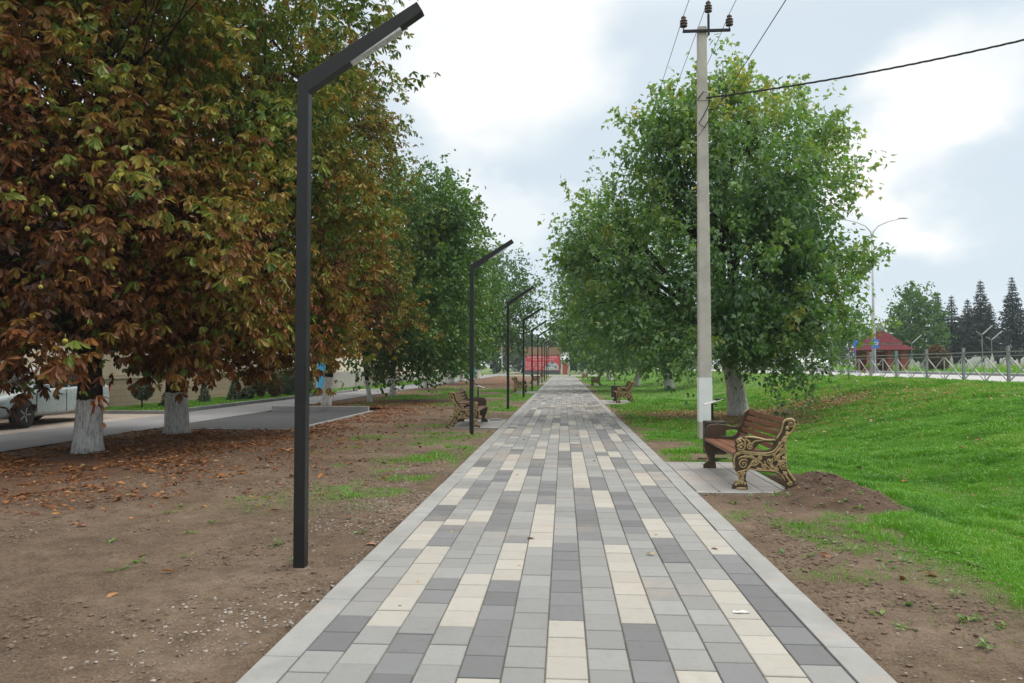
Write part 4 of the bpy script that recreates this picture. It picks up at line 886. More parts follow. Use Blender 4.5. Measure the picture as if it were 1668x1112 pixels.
for i, (x, y, s, lb) in enumerate(BENCH):
    o = bp if i == 0 else copy_tree(bp)
    o.location = (x, y, 0.003); o.rotation_euler = (0, 0, 0 if s > 0 else math.pi); tag(o, lb, 'bench', 'park benches beside the path')

# ------------------------------------------------------------------ litter bins
def bin_proto():
    root = empty('litter_bin')
    b = MB(); b.prism([(-0.15, -0.13), (0.15, -0.13), (0.15, 0.13), (-0.15, 0.13)], 0.10, 0.62)
    for s in (-1, 1): b.box((s*0.157, 0, 0.36), (0.012, 0.2, 0.46))
    b.box((0, -0.136, 0.60), (0.31, 0.012, 0.03)); b.box((0, 0.136, 0.60), (0.31, 0.012, 0.03)); b.build('bin_body', M['bin'], root, bevel=0.008)
    p = MB(); p.box((0, 0.155, 0.45), (0.035, 0.026, 0.9)); p.box((0, 0, 0.97-0.08), (0.035, 0.30, 0.02), 0, R(0)); p.build('post', M['black_metal'], root, bevel=0.003)
    f = MB(); f.box((0, 0.155, 0.008), (0.46, 0.035, 0.014)); f.box((0, 0.02, 0.009), (0.04, 0.28, 0.014)); f.build('foot', M['black_metal'], root)
    l = MB(); l.box((-0.02, 0.0, 0.925), (0.30, 0.24, 0.012), 0, 0, R(-18)); l.build('lid', M['bin_lid'], root, bevel=0.003)
    h = MB(); h.box((0.08, -0.0, 0.965), (0.10, 0.20, 0.03)); h.build('lid_bracket', M['black_metal'], root)
    return root
bn = bin_proto(); bn.location = (2.40, 12.2, float(gh(2.40, 12.2))+0.01); tag(bn, 'dark litter bin with tilted lid behind the nearest bench', 'litter bin', 'litter bins by the benches')
b2 = copy_tree(bn); b2.location = (-2.42, 21.3, float(gh(-2.42, 21.3))); b2.rotation_euler = (0, 0, math.pi); tag(b2, 'dark litter bin with tilted lid behind the nearest left-hand bench', 'litter bin')
b3 = copy_tree(bn); b3.location = (2.3, 34.0, float(gh(2.3, 34.0))); tag(b3, 'litter bin beyond the second right-hand bench', 'litter bin')
m = MB(); m.box((0, 0, 0), (0.30, 0.17, 0.05), 0.15); o = m.build('paving_slab', M['concrete'], bevel=0.005, loc=(-1.87, 20.55, 0.03)); tag(o, 'loose pale paving slab lying on the left bench pad', 'slab')
m = MB(); m.add([(-0.07, -0.01, 0.004), (-0.02, -0.03, 0.012), (0.03, -0.012, 0.006), (0.075, -0.02, 0.014), (0.07, 0.005, 0.004), (0.02, 0.014, 0.015), (-0.03, 0.004, 0.006), (-0.06, 0.02, 0.010)], [(0, 1, 6, 7), (1, 2, 5, 6), (2, 3, 4, 5)])
o = m.build('paper_scrap', M['paper'], loc=(1.07, 4.68, 0.003)); o.scale = (0.7, 0.7, 0.7); s_ = o.modifiers.new('thick', 'SOLIDIFY'); s_.thickness = 0.001; tag(o, 'small crumpled white scrap on a dark paver at the right edge', 'scrap')

# ------------------------------------------------------------------ utility pole and wires
def build_utility():
    root = empty('utility_pole', (2.91, 15.75, float(gh(2.91, 15.75)))); tag(root, 'tall pale concrete utility pole with three brown insulators and a white wrapped foot', 'utility pole')
    b = MB(); w0, w1, H = 0.135, 0.092, 8.62
    b.add([(-w0, -w0*.9, -0.3), (w0, -w0*.9, -0.3), (w0, w0*.9, -0.3), (-w0, w0*.9, -0.3), (-w1, -w1*.85, H), (w1, -w1*.85, H), (w1, w1*.85, H), (-w1, w1*.85, H)], [(3, 2, 1, 0), (4, 5, 6, 7), (0, 1, 5, 4), (1, 2, 6, 5), (2, 3, 7, 6), (3, 0, 4, 7)])
    b.build('post', M['post_concrete'], root, bevel=0.018)
    c = MB(); c.box((0.08, -0.10, 8.50), (0.98, 0.05, 0.055)); c.box((0.12, -0.105, 8.62), (0.045, 0.045, 0.44)); c.build('crossarm', M['black_metal'], root, bevel=0.004)
    for i, (x, z) in enumerate(((-0.39, 8.54), (0.12, 8.84), (0.55, 8.54))):
        q = MB(); q.tube([(0, 0, 0), (0, 0, 0.1)], 0.012, 8)
        q.lathe([(0.04, 0.05), (0.075, 0.06), (0.078, 0.075), (0.05, 0.095), (0.052, 0.105), (0.08, 0.115), (0.082, 0.13), (0.05, 0.15), (0.05, 0.16), (0.076, 0.17), (0.078, 0.185), (0.045, 0.205), (0.045, 0.22), (0.056, 0.235), (0.05, 0.265), (0.02, 0.29)], n=16)
        q.build('insulator', M['porcelain'], root, smooth=True, loc=(x, -0.10, z))
    p = MB(); zz0, zz1 = 0.36, 1.27
    def w(z): return w0 + (w1-w0)*(z+0.3)/(H+0.3) + 0.004
    a, b_ = w(zz0), w(zz1)
    p.add([(-a, -a*.9, zz0), (a, -a*.9, zz0), (a, a*.9, zz0), (-a, a*.9, zz0), (-b_, -b_*.9, zz1), (b_, -b_*.9, zz1), (b_, b_*.9, zz1), (-b_, b_*.9, zz1)], [(0, 1, 5, 4), (1, 2, 6, 5), (2, 3, 7, 6), (3, 0, 4, 7)])
    p.build('white_wrap', M['paper'], root)
    k = MB(); k.tube([(-0.12, -0.11, 7.05), (0.0, -0.13, 7.2), (0.13, -0.11, 7.18), (0.12, -0.1, 6.95), (0.0, -0.13, 6.7), (-0.1, -0.12, 6.55), (0.02, -0.13, 6.45), (0.1, -0.12, 6.6)], 0.012, 6); k.tube([(-0.13, 0, 7.02), (-0.13, -0.125, 7.02), (0.13, -0.125, 7.02), (0.13, 0, 7.02)], 0.006, 5)
    k.build('cable_clamp', M['wire'], root)
build_utility()
def wire(name, pts, r, label, cat='wire', group=None, n=24):
    m = MB(); m.tube(pts, r, 5); return tag(m.build(name, M['wire'], smooth=True), label, cat, group)
def span(a, b, sag, n=20):
    a, b = Vector(a), Vector(b); return [a.lerp(b, i/n) - Vector((0, 0, sag*4*(i/n)*(1-i/n))) for i in range(n+1)]
for (x, z, lb) in ((-0.39, 8.83, 'left one of the three wires on the insulators'), (0.12, 9.13, 'middle wire on the highest insulator'), (0.55, 8.83, 'right one of the three wires on the insulators')):
    wire('overhead_wire', span((2.91+x, 15.65, z), (2.91+x, -24, z+0.2), 0.35)[::-1] + span((2.91+x, 15.65, z), (2.91+x-0.3, 50, z-0.4), 0.45)[1:], 0.0065, lb, 'wire', 'overhead wires')
wire('overhead_wire', span((2.80, 15.6, 6.25), (3.6, -24, 7.2), 0.2), 0.007, 'single lower wire slanting up right of the insulators', 'wire', 'overhead wires')
def build_cable():
    r2 = MB(); A, B = Vector((2.97, 15.62, 7.06)), Vector((8.3, 13.6, 7.28)); base = span(A, B, 0.09, 60)
    for k in range(3): r2.tube([p + Vector((0, 0.012*math.sin(i*0.9+k*2.1), 0.012*math.cos(i*0.9+k*2.1))) for i, p in enumerate(base)], 0.010, 5)
    C = Vector((9.9, 12.9, 7.62)); E_ = Vector((24, 8, 9.4))
    for k, s in enumerate((-0.10, 0.02, 0.10)):
        pts = [B.lerp(C, t/10) + Vector((0, 0, s*math.sin(math.pi*t/10)-0.02*k*0)) for t in range(11)]; r2.tube(pts + [C.lerp(E_, t/8) for t in range(1, 9)], 0.009, 5)
    tag(r2.build('twisted_cable', M['wire'], smooth=True), 'thick twisted black cable running right from the concrete pole', 'cable')
build_cable()

# ------------------------------------------------------------------ pedestrian fence along the road
def build_fence():
    root = empty('pedestrian_fence', (12.72, 22.4, 0.94)); tag(root, 'grey steel roadside fence with crossed bars between posts', 'fence')
    st = 2.42; k0, k1 = -5, 26; y0 = k0*st; rail = MB(); rail.box((0, (k0+k1)*st/2, 0.97), (0.05, (k1-k0)*st, 0.035)); rail.box((0, (k0+k1)*st/2, 0.85), (0.03, (k1-k0)*st, 0.025)); rail.box((0, (k0+k1)*st/2, 0.06), (0.03, (k1-k0)*st, 0.03)); rail.build('rail', M['grey_metal'], root)
    pm = MB(); pm.box((0, 0, 0.42), (0.072, 0.072, 1.36)); pm.box((0, 0, 1.115), (0.084, 0.084, 0.03)); p0 = None
    bm_ = MB(); h0, h1 = 0.075, 0.84
    for s in (0, 1):
        ya, yb = s*st/2, (s+1)*st/2; d = math.hypot(st/2, h1-h0); an = math.atan2(h1-h0, st/2)
        bm_.box((0.014, (ya+yb)/2, (h0+h1)/2), (0.012, d, 0.042), 0, an); bm_.box((-0.014, (ya+yb)/2, (h0+h1)/2), (0.012, d, 0.042), 0, -an)
    bm_.box((0, st/2, 0.46), (0.022, 0.03, 0.76)); q0 = None
    for k in range(k0, k1+1):
        if p0 is None: p0 = pm.build('post', M['grey_metal'], root, bevel=0.004); o = p0
        else: o = p0.copy(); COL.objects.link(o); o.parent = root
        o.location = (0, k*st, 0)
        if k == k1: break
        if q0 is None: q0 = bm_.build('cross_bars', M['pale_metal'], root); o = q0
        else: o = q0.copy(); COL.objects.link(o); o.parent = root
        o.location = (0, k*st, 0)
build_fence()

# ------------------------------------------------------------------ things beyond the road
M['brick'] = plain('red_brick', (0.27, 0.068, 0.042), 0.85, 0, 0.2, 10)
def m_roof():
    t = NT('maroon_tile'); o = t.coord(); w = t.n('ShaderNodeTexWave'); w.bands_direction = 'Z'; w.inputs['Scale'].default_value = 5.5; t.l(o, w.inputs[0])
    c = t.ramp(w.outputs['Fac'], [(0.2, (0.07, 0.013, 0.018)), (0.7, (0.15, 0.028, 0.038))]); return t.bsdf(c, 0.85, 0, t.bump(w.outputs['Fac'], 0.6, 0.05), 0.15)
M['roof'] = m_roof(); M['white'] = plain('white_paint', (0.72, 0.72, 0.70), 0.6); M['blue_sign'] = plain('blue_sign', (0.035, 0.17, 0.50), 0.4, 0, 0.05)
M['shade_grey'] = plain('grey_panel', (0.20, 0.21, 0.22), 0.7)
def hip(m, cx, cy, z0, z1, a, b, c, d):
    m.add([(cx-a, cy-b, z0), (cx+a, cy-b, z0), (cx+a, cy+b, z0), (cx-a, cy+b, z0), (cx-c, cy-d, z1), (cx+c, cy-d, z1), (cx+c, cy+d, z1), (cx-c, cy+d, z1)], [(3, 2, 1, 0), (4, 5, 6, 7), (0, 1, 5, 4), (1, 2, 6, 5), (2, 3, 7, 6), (3, 0, 4, 7)])
def build_shelter():
    root = empty('bus_shelter', (25.0, 61, 1.12)); root.scale = (0.66, 0.85, 1.0); tag(root, 'red brick bus shelter with two-tier maroon roof across the road', 'bus shelter')
    for x, y, w in ((-1.95, -1.5, 0.75), (0.1, -1.5, 0.4), (1.75, -1.5, 0.75), (-1.95, 1.5, 0.6), (1.75, 1.5, 0.6)):
        b = MB(); b.box((x, y, 0.78), (w, 0.45, 1.66)); b.build('pillar', M['brick'], root, bevel=0.01)
    w = MB(); w.box((-0.1, 1.62, 0.75), (3.2, 0.15, 1.55)); w.build('back_wall', M['brick'], root)
    s = MB(); s.box((0, 1.2, 0.42), (2.6, 0.4, 0.07)); s.box((-1.0, 1.2, 0.2), (0.08, 0.3, 0.4)); s.box((1.0, 1.2, 0.2), (0.08, 0.3, 0.4)); s.build('seat', M['wood'], root)
    r = MB(); hip(r, 0, 0, 1.60, 2.02, 2.75, 2.3, 1.9, 1.55); lo = r.build('lower_roof', M['roof'], root)
    r = MB(); r.box((0, 0, 2.07), (3.3, 2.7, 0.1)); r.build('fascia', M['white'], root)
    r = MB(); hip(r, 0, 0, 2.125, 3.1, 1.85, 1.55, 0.35, 0.25); r.build('upper_roof', M['roof'], root)
    r = MB(); r.box((0, 0, 3.16), (0.7, 0.5, 0.12)); hip(r, 0, 0, 3.23, 3.85, 0.38, 0.28, 0.02, 0.02); r.build('finial', M['shade_grey'], root)
build_shelter()
def build_bus_sign():
    root = empty('bus_stop_sign', (20.15, 50.0, 1.0)); tag(root, 'blue bus stop sign with white bus symbol on a thin post', 'road sign')
    p = MB(); p.tube([(0, 0, 0), (0, 0, 2.15)], 0.03, 8); p.build('post', M['pale_metal'], root)
    b = MB(); b.box((0, -0.045, 1.92), (0.40, 0.02, 0.58)); pl = b.build('plate', M['blue_sign'], root)
    s = MB(); s.box((0, -0.058, 1.95), (0.28, 0.006, 0.17)); s.build('white_panel', M['white'], pl)
    q = MB(); q.box((0, -0.063, 1.965), (0.20, 0.004, 0.06)); q.box((-0.06, -0.063, 1.91), (0.04, 0.004, 0.03)); q.box((0.06, -0.063, 1.91), (0.04, 0.004, 0.03)); q.build('bus_symbol', M['black_metal'], pl)
    b = MB(); b.box((-1.15, 0.3, 2.0), (0.30, 0.02, 0.34)); b.tube([(-1.15, 0.33, 0), (-1.15, 0.33, 2.2)], 0.025, 6); b.build('side_plate', M['blue_sign'], root)
build_bus_sign()
def build_tall_lamp():
    root = empty('tall_street_lamp', (20.25, 50.5, 1.0)); tag(root, 'tall grey double-armed street lamp rising beside the maple crown', 'street lamp')
    p = MB(); p.tube([(0, 0, 0), (0, 0, 4.2), (0, 0, 8.9)], [0.10, 0.08, 0.055], 10); p.build('pole', M['pale_metal'], root, smooth=True)
    c = MB(); c.tube([(0, 0, 0), (0, 0, 4.0)], [0.13, 0.11], 10); c.build('sleeve', M['grey_metal'], root, smooth=True)
    for s in (-1, 1):
        a = MB(); a.tube([(0, 0, 8.85), (s*0.08, 0, 9.3), (s*0.4, 0, 9.68), (s*1.0, 0, 9.95), (s*1.8, 0, 10.15)], [0.05, 0.042, 0.035, 0.03, 0.028], 8); ar = a.build('arm', M['pale_metal'], root, smooth=True)
        h = MB(); h.lathe([(0.02, -0.32), (0.09, -0.2), (0.12, 0.05), (0.07, 0.26), (0.02, 0.32)], n=12, axis='X'); hd = h.build('lamp_head', M['pale_metal'], ar, smooth=True, loc=(s*2.0, 0, 10.18)); hd.scale = (1, 0.8, 0.55)
build_tall_lamp()
M['stone_white'] = plain('weathered_white_stone', (0.50, 0.50, 0.47), 0.85, 0, 0.25, 2)
def build_graves():
    rr = random.Random(9); protos = []
    for k in range(4):
        root = empty('gravestone'); w, h = (0.55, 1.0) if k % 2 else (0.42, 1.35); m = MB()
        prof = [(-w/2, 0), (w/2, 0), (w/2, h*0.75)] + [(w/2*math.cos(a), h*0.75+h*0.25*math.sin(a)) for a in np.linspace(0.3, math.pi-0.3, 7)] + [(-w/2, h*0.75)]
        if k >= 2: prof = [(-w/2, 0), (w/2, 0), (w/2*0.8, h*0.7), (0, h), (-w/2*0.8, h*0.7)]
        m.prism(prof, -0.06, 0.06, Matrix(((1, 0, 0, 0), (0, 0, 1, 0), (0, 1, 0, 0), (0, 0, 0, 1)))); m.build('slab', M['stone_white'] if k != 1 else M['concrete'], root, bevel=0.01)
        b = MB(); b.box((0, 0, 0.04), (w+0.25, 0.4, 0.14)); b.build('plinth', M['concrete'], root); protos.append(root)
    used = set(); kinds = ['rounded white gravestone among rough grass in the cemetery', 'rounded grey gravestone among rough grass in the cemetery', 'pointed tall white gravestone among rough grass in the cemetery', 'pointed white gravestone among rough grass in the cemetery']
    for i in range(120):
        k = rr.randrange(4); y = rr.uniform(56, 92); x = y*(0.43+0.20*rr.random())
        if x < 30: x = 30+rr.random()*9
        o = protos[k] if k not in used else copy_tree(protos[k]); used.add(k)
        o.location = (x, y, float(gh(x, y))); o.rotation_euler = (0, rr.gauss(0, 0.04), rr.gauss(0, 0.25)); s = rr.uniform(0.5, 0.9); o.scale = (s*0.8, s, s)
        tag(o, kinds[k], 'gravestone', 'gravestones in the cemetery')
build_graves()
def build_solar(x, y, h, label, flip):
    root = empty('solar_lamp', (x, y, float(gh(x, y)))); tag(root, label, 'lamp', 'solar lamps in the cemetery')
    p = MB(); p.tube([(0, 0, 0), (0, 0, h)], 0.03, 8); p.build('post', M['grey_metal'], root)
    a = MB(); a.box((0.45*flip, 0, h+0.30), (1.1, 0.16, 0.05), 0, 0, -flip*R(42)); a.build('solar_panel', M['grey_metal'], root)
    b = MB(); b.box((-0.25*flip, 0, h+0.05), (0.42, 0.12, 0.05), 0, 0, flip*R(35)); b.build('lamp_head', M['grey_metal'], root)
build_solar(34.3, 64, 3.0, 'solar lamp with tilted panel before the middle spruces', 1); build_solar(35.6, 65, 2.6, 'shorter solar lamp just right of the taller one', 1); build_solar(30.5, 68, 2.4, 'solar lamp with tilted panel beside the bus shelter', 1)
def bush(name, label, cat, group, x, y, h, w, hue, hv, seed, n=420, leaf=0.06, shape='ball', stem=0.0, mat='leaf_shrub'):
    global rng
    n = int(n*2.2); rng = np.random.default_rng(seed); z0 = float(gh(x, y)); root = empty(name, (x, y, z0)); tag(root, label, cat, group)
    d = rdir(n); r = 0.55+0.47*rng.random(n)**0.6
    if shape == 'cone':
        t = rng.random(n)**1.5; a = rng.uniform(0, 6.28, n); rr = w*0.5*(1-t*0.92)*(0.6+0.45*rng.random(n)); P = np.stack([np.cos(a)*rr, np.sin(a)*rr, stem+t*(h-stem)], 1)
    elif shape == 'spray':
        t = rng.random(n); a = rng.uniform(0, 6.28, n); P = np.stack([np.cos(a)*w*0.5*t*(0.5+0.5*rng.random(n)), np.sin(a)*w*0.5*t, 0.05+t*h*(0.6+0.4*rng.random(n))], 1); d = unit(P)
    else: P = d*np.array([w/2, w/2, (h-stem)/2])*r[:, None]*(0.85+0.3*fbm(d[:, 0:1]*3, d[:, 2:3]*3, 2, seed)) + np.array([0, 0, stem+(h-stem)/2])
    P = P[:n]; k = P[:, 2] > 0.02; P, d = P[k], d[k]; L = leaf*rng.uniform(0.7, 1.5, len(P))
    leaf_object('foliage', P, d*0.6+rdir(len(P))*0.7, rdir(len(P))+np.array([0, 0, 0.5]), L, L*(0.2 if shape == 'spray' and leaf > 0.2 else 0.6), np.clip(rng.normal(hue, hv, len(P)), 0, 1), M[mat], root)
    s = MB(); s.tube([(0, 0, 0), (0, 0, max(stem+0.05, h*0.4))], [0.035, 0.02], 6); s.build('stem', M['bark'], root)
GB = 'shrubs in the grass strip by the beige wall'
bush('topiary_shrub', 'clipped round dark green shrub on a short stem by the beige wall', 'shrub', GB, -13.9, 23.9, 0.92, 0.62, 0.15, 0.08, 1, 900, 0.05, 'ball', 0.28)
bush('topiary_shrub', 'dense cone-shaped dark green shrub right of the round one', 'shrub', GB, -13.5, 25.1, 1.12, 0.85, 0.12, 0.08, 2, 1000, 0.055, 'cone')
bush('topiary_shrub', 'narrow dark shrub beside the second white trunk', 'shrub', GB, -13.9, 28.2, 0.8, 0.5, 0.12, 0.08, 3, 500, 0.05, 'cone')
bush('topiary_shrub', 'dark cone shrub just right of the second white trunk', 'shrub', GB, -13.3, 29.6, 1.05, 0.7, 0.12, 0.08, 4, 700, 0.055, 'cone')
bush('topiary_shrub', 'small round dark shrub at the lawn edge', 'shrub', GB, -12.9, 29.9, 0.5, 0.5, 0.12, 0.08, 5, 500, 0.05)
bush('red_shrub', 'loose reddish brown bush in the grass strip', 'shrub', GB, -13.4, 32.4, 1.5, 1.9, 0.82, 0.14, 6, 1100, 0.10, 'spray')
bush('red_shrub', 'small rust brown shrub beside the loose reddish bush', 'shrub', GB, -12.9, 32.8, 0.9, 0.6, 0.95, 0.08, 7, 500, 0.07)
bush('topiary_shrub', 'rounded green shrub before the pale variegated bushes', 'shrub', GB, -13.2, 35.2, 1.0, 1.0, 0.25, 0.1, 8, 800, 0.06)
bush('pale_shrub', 'tall loose yellowish variegated bush by the wall', 'shrub', GB, -14.2, 37.0, 1.9, 1.5, 0.66, 0.1, 9, 1200, 0.09)
bush('pale_shrub', 'lower yellowish variegated bush right of the tall one', 'shrub', GB, -13.2, 37.2, 1.15, 1.1, 0.64, 0.12, 10, 900, 0.08)
bush('spiky_plant', 'spiky clump of long green leaves by the wall corner', 'plant', None, -14.6, 39.2, 0.9, 1.3, 0.4, 0.1, 11, 90, 0.6, 'spray')
bush('brown_bush', 'rounded rust brown bush behind the roadside fence', 'bush', None, 29.2, 61, 1.9, 1.7, 0.95, 0.08, 12, 1600, 0.14)

# ------------------------------------------------------------------ walls, gate and house fronts on the left
def m_block(name, col, sx, sy):
    t = NT(name); o = t.coord(); mp = t.n('ShaderNodeMapping'); mp.inputs['Rotation'].default_value = (R(90), 0, R(90)); t.l(o, mp.inputs[0])
    b = t.n('ShaderNodeTexBrick'); b.inputs['Scale'].default_value = 1.0; b.inputs['Brick Width'].default_value = sx; b.inputs['Row Height'].default_value = sy; b.inputs['Mortar Size'].default_value = 0.008
    b.inputs['Color1'].default_value = (*col, 1); b.inputs['Color2'].default_value = (*[x*0.86 for x in col], 1); b.inputs['Mortar'].default_value = (*[x*0.6 for x in col], 1)
    sp = t.n('ShaderNodeSeparateXYZ'); cb = t.n('ShaderNodeCombineXYZ'); t.l(o, sp.inputs[0]); t.l(sp.outputs[1], cb.inputs[0]); t.l(sp.outputs[2], cb.inputs[1]); t.l(cb.outputs[0], b.inputs[0])
    c = t.mix(t.mr(t.noise(o, 2, 5), 0.4, 0.7, 0, 0.35), b.outputs[0], tuple(x*0.7 for x in col)); return t.bsdf(c, 0.85)
M['stone_wall'] = m_block('beige_stone_block', (0.40, 0.33, 0.24), 0.62, 0.22); M['beige'] = plain('beige_plaster', (0.50, 0.435, 0.33), 0.85, 0, 0.08, 1.5)
M['cream'] = plain('cream_plaster', (0.60, 0.55, 0.46), 0.85, 0, 0.10, 1.0); M['grey_base'] = plain('grey_render', (0.30, 0.295, 0.285), 0.9, 0, 0.15, 1.5); M['pinkish'] = m_block('pinkish_brick', (0.36, 0.24, 0.19), 0.26, 0.08)
M['gate_blue'] = plain('blue_gate_paint', (0.045, 0.30, 0.52), 0.45, 0, 0.1, 3); M['gate_teal'] = plain('teal_gate_paint', (0.03, 0.25, 0.23), 0.5, 0, 0.1, 3)
def wall_seg(name, label, y0, y1, x, h, base_h, mat_up, mat_base, cap=True, pil=()):
    root = empty(name, (x, (y0+y1)/2, 0)); tag(root, label, 'wall'); l = y1-y0
    b = MB(); b.box((0, 0, (base_h+h)/2), (0.25, l, h-base_h)); b.build('plaster', mat_up, root)
    b = MB(); b.box((0, 0, base_h/2-0.05), (0.31, l, base_h+0.1)); b.build('base_course', mat_base, root)
    if cap:
        b = MB(); b.box((0, 0, base_h+0.03), (0.37, l, 0.055)); b.box((0, 0, base_h+0.13), (0.29, l, 0.04)); b.build('moulding', mat_up, root)
        b = MB(); b.box((0, 0, h+0.04), (0.38, l+0.04, 0.08)); b.build('coping', mat_up, root)
    for p in pil: b = MB(); b.box((0.06, p-(y0+y1)/2, h/2+0.03), (0.42, 0.4, h+0.2)); b.build('pilaster', mat_up, root, bevel=0.01)
    d = MB(); d.tube([(0.17, l*0.2, 0.0), (0.17, l*0.2, h)], 0.035, 8); d.build('drain_pipe', M['grey_metal'], root)
wall_seg('house_wall', 'beige plastered wall with stone block base behind the shrubs', 6, 37.9, -15.5, 3.1, 1.05, M['beige'], M['stone_wall'])
wall_seg('house_wall', 'cream wall with plain grey base left of the blue gate', 38.1, 44.3, -15.1, 3.2, 1.05, M['cream'], M['grey_base'], False)
wall_seg('house_wall', 'cream wall with grey base right of the blue gate', 47.7, 55.5, -15.1, 3.2, 1.1, M['cream'], M['grey_base'], False)
wall_seg('brick_wall', 'pinkish brick wall beyond the cream walls', 55.7, 68, -15.3, 2.5, 0.4, M['pinkish'], M['grey_base'])
wall_seg('house_wall', 'pale far wall at the end of the lane', 68.2, 96, -15.5, 2.6, 0.6, M['cream'], M['grey_base'])
def build_gate():
    root = empty('yard_gate', (-15.0, 46.0, 0)); tag(root, 'bright blue double metal gate between the cream walls', 'gate')
    for s in (-1, 1):
        b = MB(); b.box((0, s*0.74, 1.15), (0.04, 1.44, 2.1)); lf = b.build('gate_leaf', M['gate_blue'], root)
        r = MB()
        for z in (0.15, 1.55, 2.15): r.box((0.03, s*0.74, z), (0.03, 1.42, 0.06))
        for k in range(4): r.box((0.034, s*(0.1+k*0.42), 1.15), (0.03, 0.05, 2.0))
        r.build('gate_rib', M['gate_blue'], lf)
        p = MB(); p.box((0, s*1.56, 1.3), (0.18, 0.16, 2.6)); p.build('gate_post', M['grey_base'], root)
build_gate()
m = MB(); root = empty('yard_gate', (-15.2, 108, 0)); tag(root, 'distant teal green metal gate left of the far path end', 'gate'); m.box((0, 0, 0.95), (5.5, 0.08, 1.7)); m.build('gate_leaf', M['gate_teal'], root); m = MB(); [m.box((x, -0.05, 1.0), (0.12, 0.12, 2.0)) for x in (-2.8, 0, 2.8)]; m.build('gate_post', M['grey_metal'], root)
def house(x, y, w, d, h, rh, mat, label):
    root = empty('house', (x, y, 0)); tag(root, label, 'house'); b = MB(); b.box((0, 0, h/2), (w, d, h)); b.build('wall', mat, root)
    r = MB(); r.add([(-w/2-.4, -d/2-.4, h), (w/2+.4, -d/2-.4, h), (w/2+.4, d/2+.4, h), (-w/2-.4, d/2+.4, h), (0, -d/2+1.5, h+rh), (0, d/2-1.5, h+rh)], [(3, 2, 1, 0), (0, 1, 4), (1, 2, 5, 4), (2, 3, 5), (3, 0, 4, 5)]); r.build('roof', M['shade_grey'], root)
    for yy in (-d*0.3, 0, d*0.3):
        f = MB(); f.box((w/2+0.01, yy, h*0.6), (0.06, 1.2, 1.3)); fo = f.build('window', M['shade_grey'], root); g = MB(); g.box((w/2+0.05, yy, h*0.6), (0.03, 1.35, 0.06)); g.build('frame', M['white'], fo)
house(-22.5, 27, 9, 12, 3.0, 1.6, M['beige'], 'low beige house behind the stone-based wall'); house(-22.5, 50, 9, 10, 3.2, 1.8, M['cream'], 'cream house behind the blue gate')

# ------------------------------------------------------------------ cars
M['car_silver'] = plain('pale_silver_paint', (0.34, 0.40, 0.41), 0.28, 0.25, 0.03, 2); M['car_white'] = plain('white_car_paint', (0.70, 0.72, 0.74), 0.3, 0.0, 0.03, 2); M['glass'] = plain('dark_glass', (0.02, 0.025, 0.028), 0.08, 0, 0.1, 2, spec=0.8)
M['tyre'] = plain('tyre_rubber', (0.018, 0.018, 0.019), 0.85); M['rim'] = plain('alloy_rim', (0.35, 0.35, 0.36), 0.35, 0.6); M['lamp_clear'] = plain('headlight_lens', (0.55, 0.57, 0.58), 0.12); M['lamp_red'] = plain('tail_light_lens', (0.30, 0.02, 0.02), 0.2)
def loft(rings):
    m = MB(); n = len(rings[0]); vs = [v for r in rings for v in r]; fs = []
    for i in range(len(rings)-1):
        for k in range(n-1): fs.append((i*n+k, i*n+k+1, (i+1)*n+k+1, (i+1)*n+k))
        fs.append((i*n+n-1, i*n, (i+1)*n, (i+1)*n+n-1))
    fs.append(tuple(range(n))); fs.append(tuple((len(rings)-1)*n+k for k in range(n))); m.add(vs, fs); return m
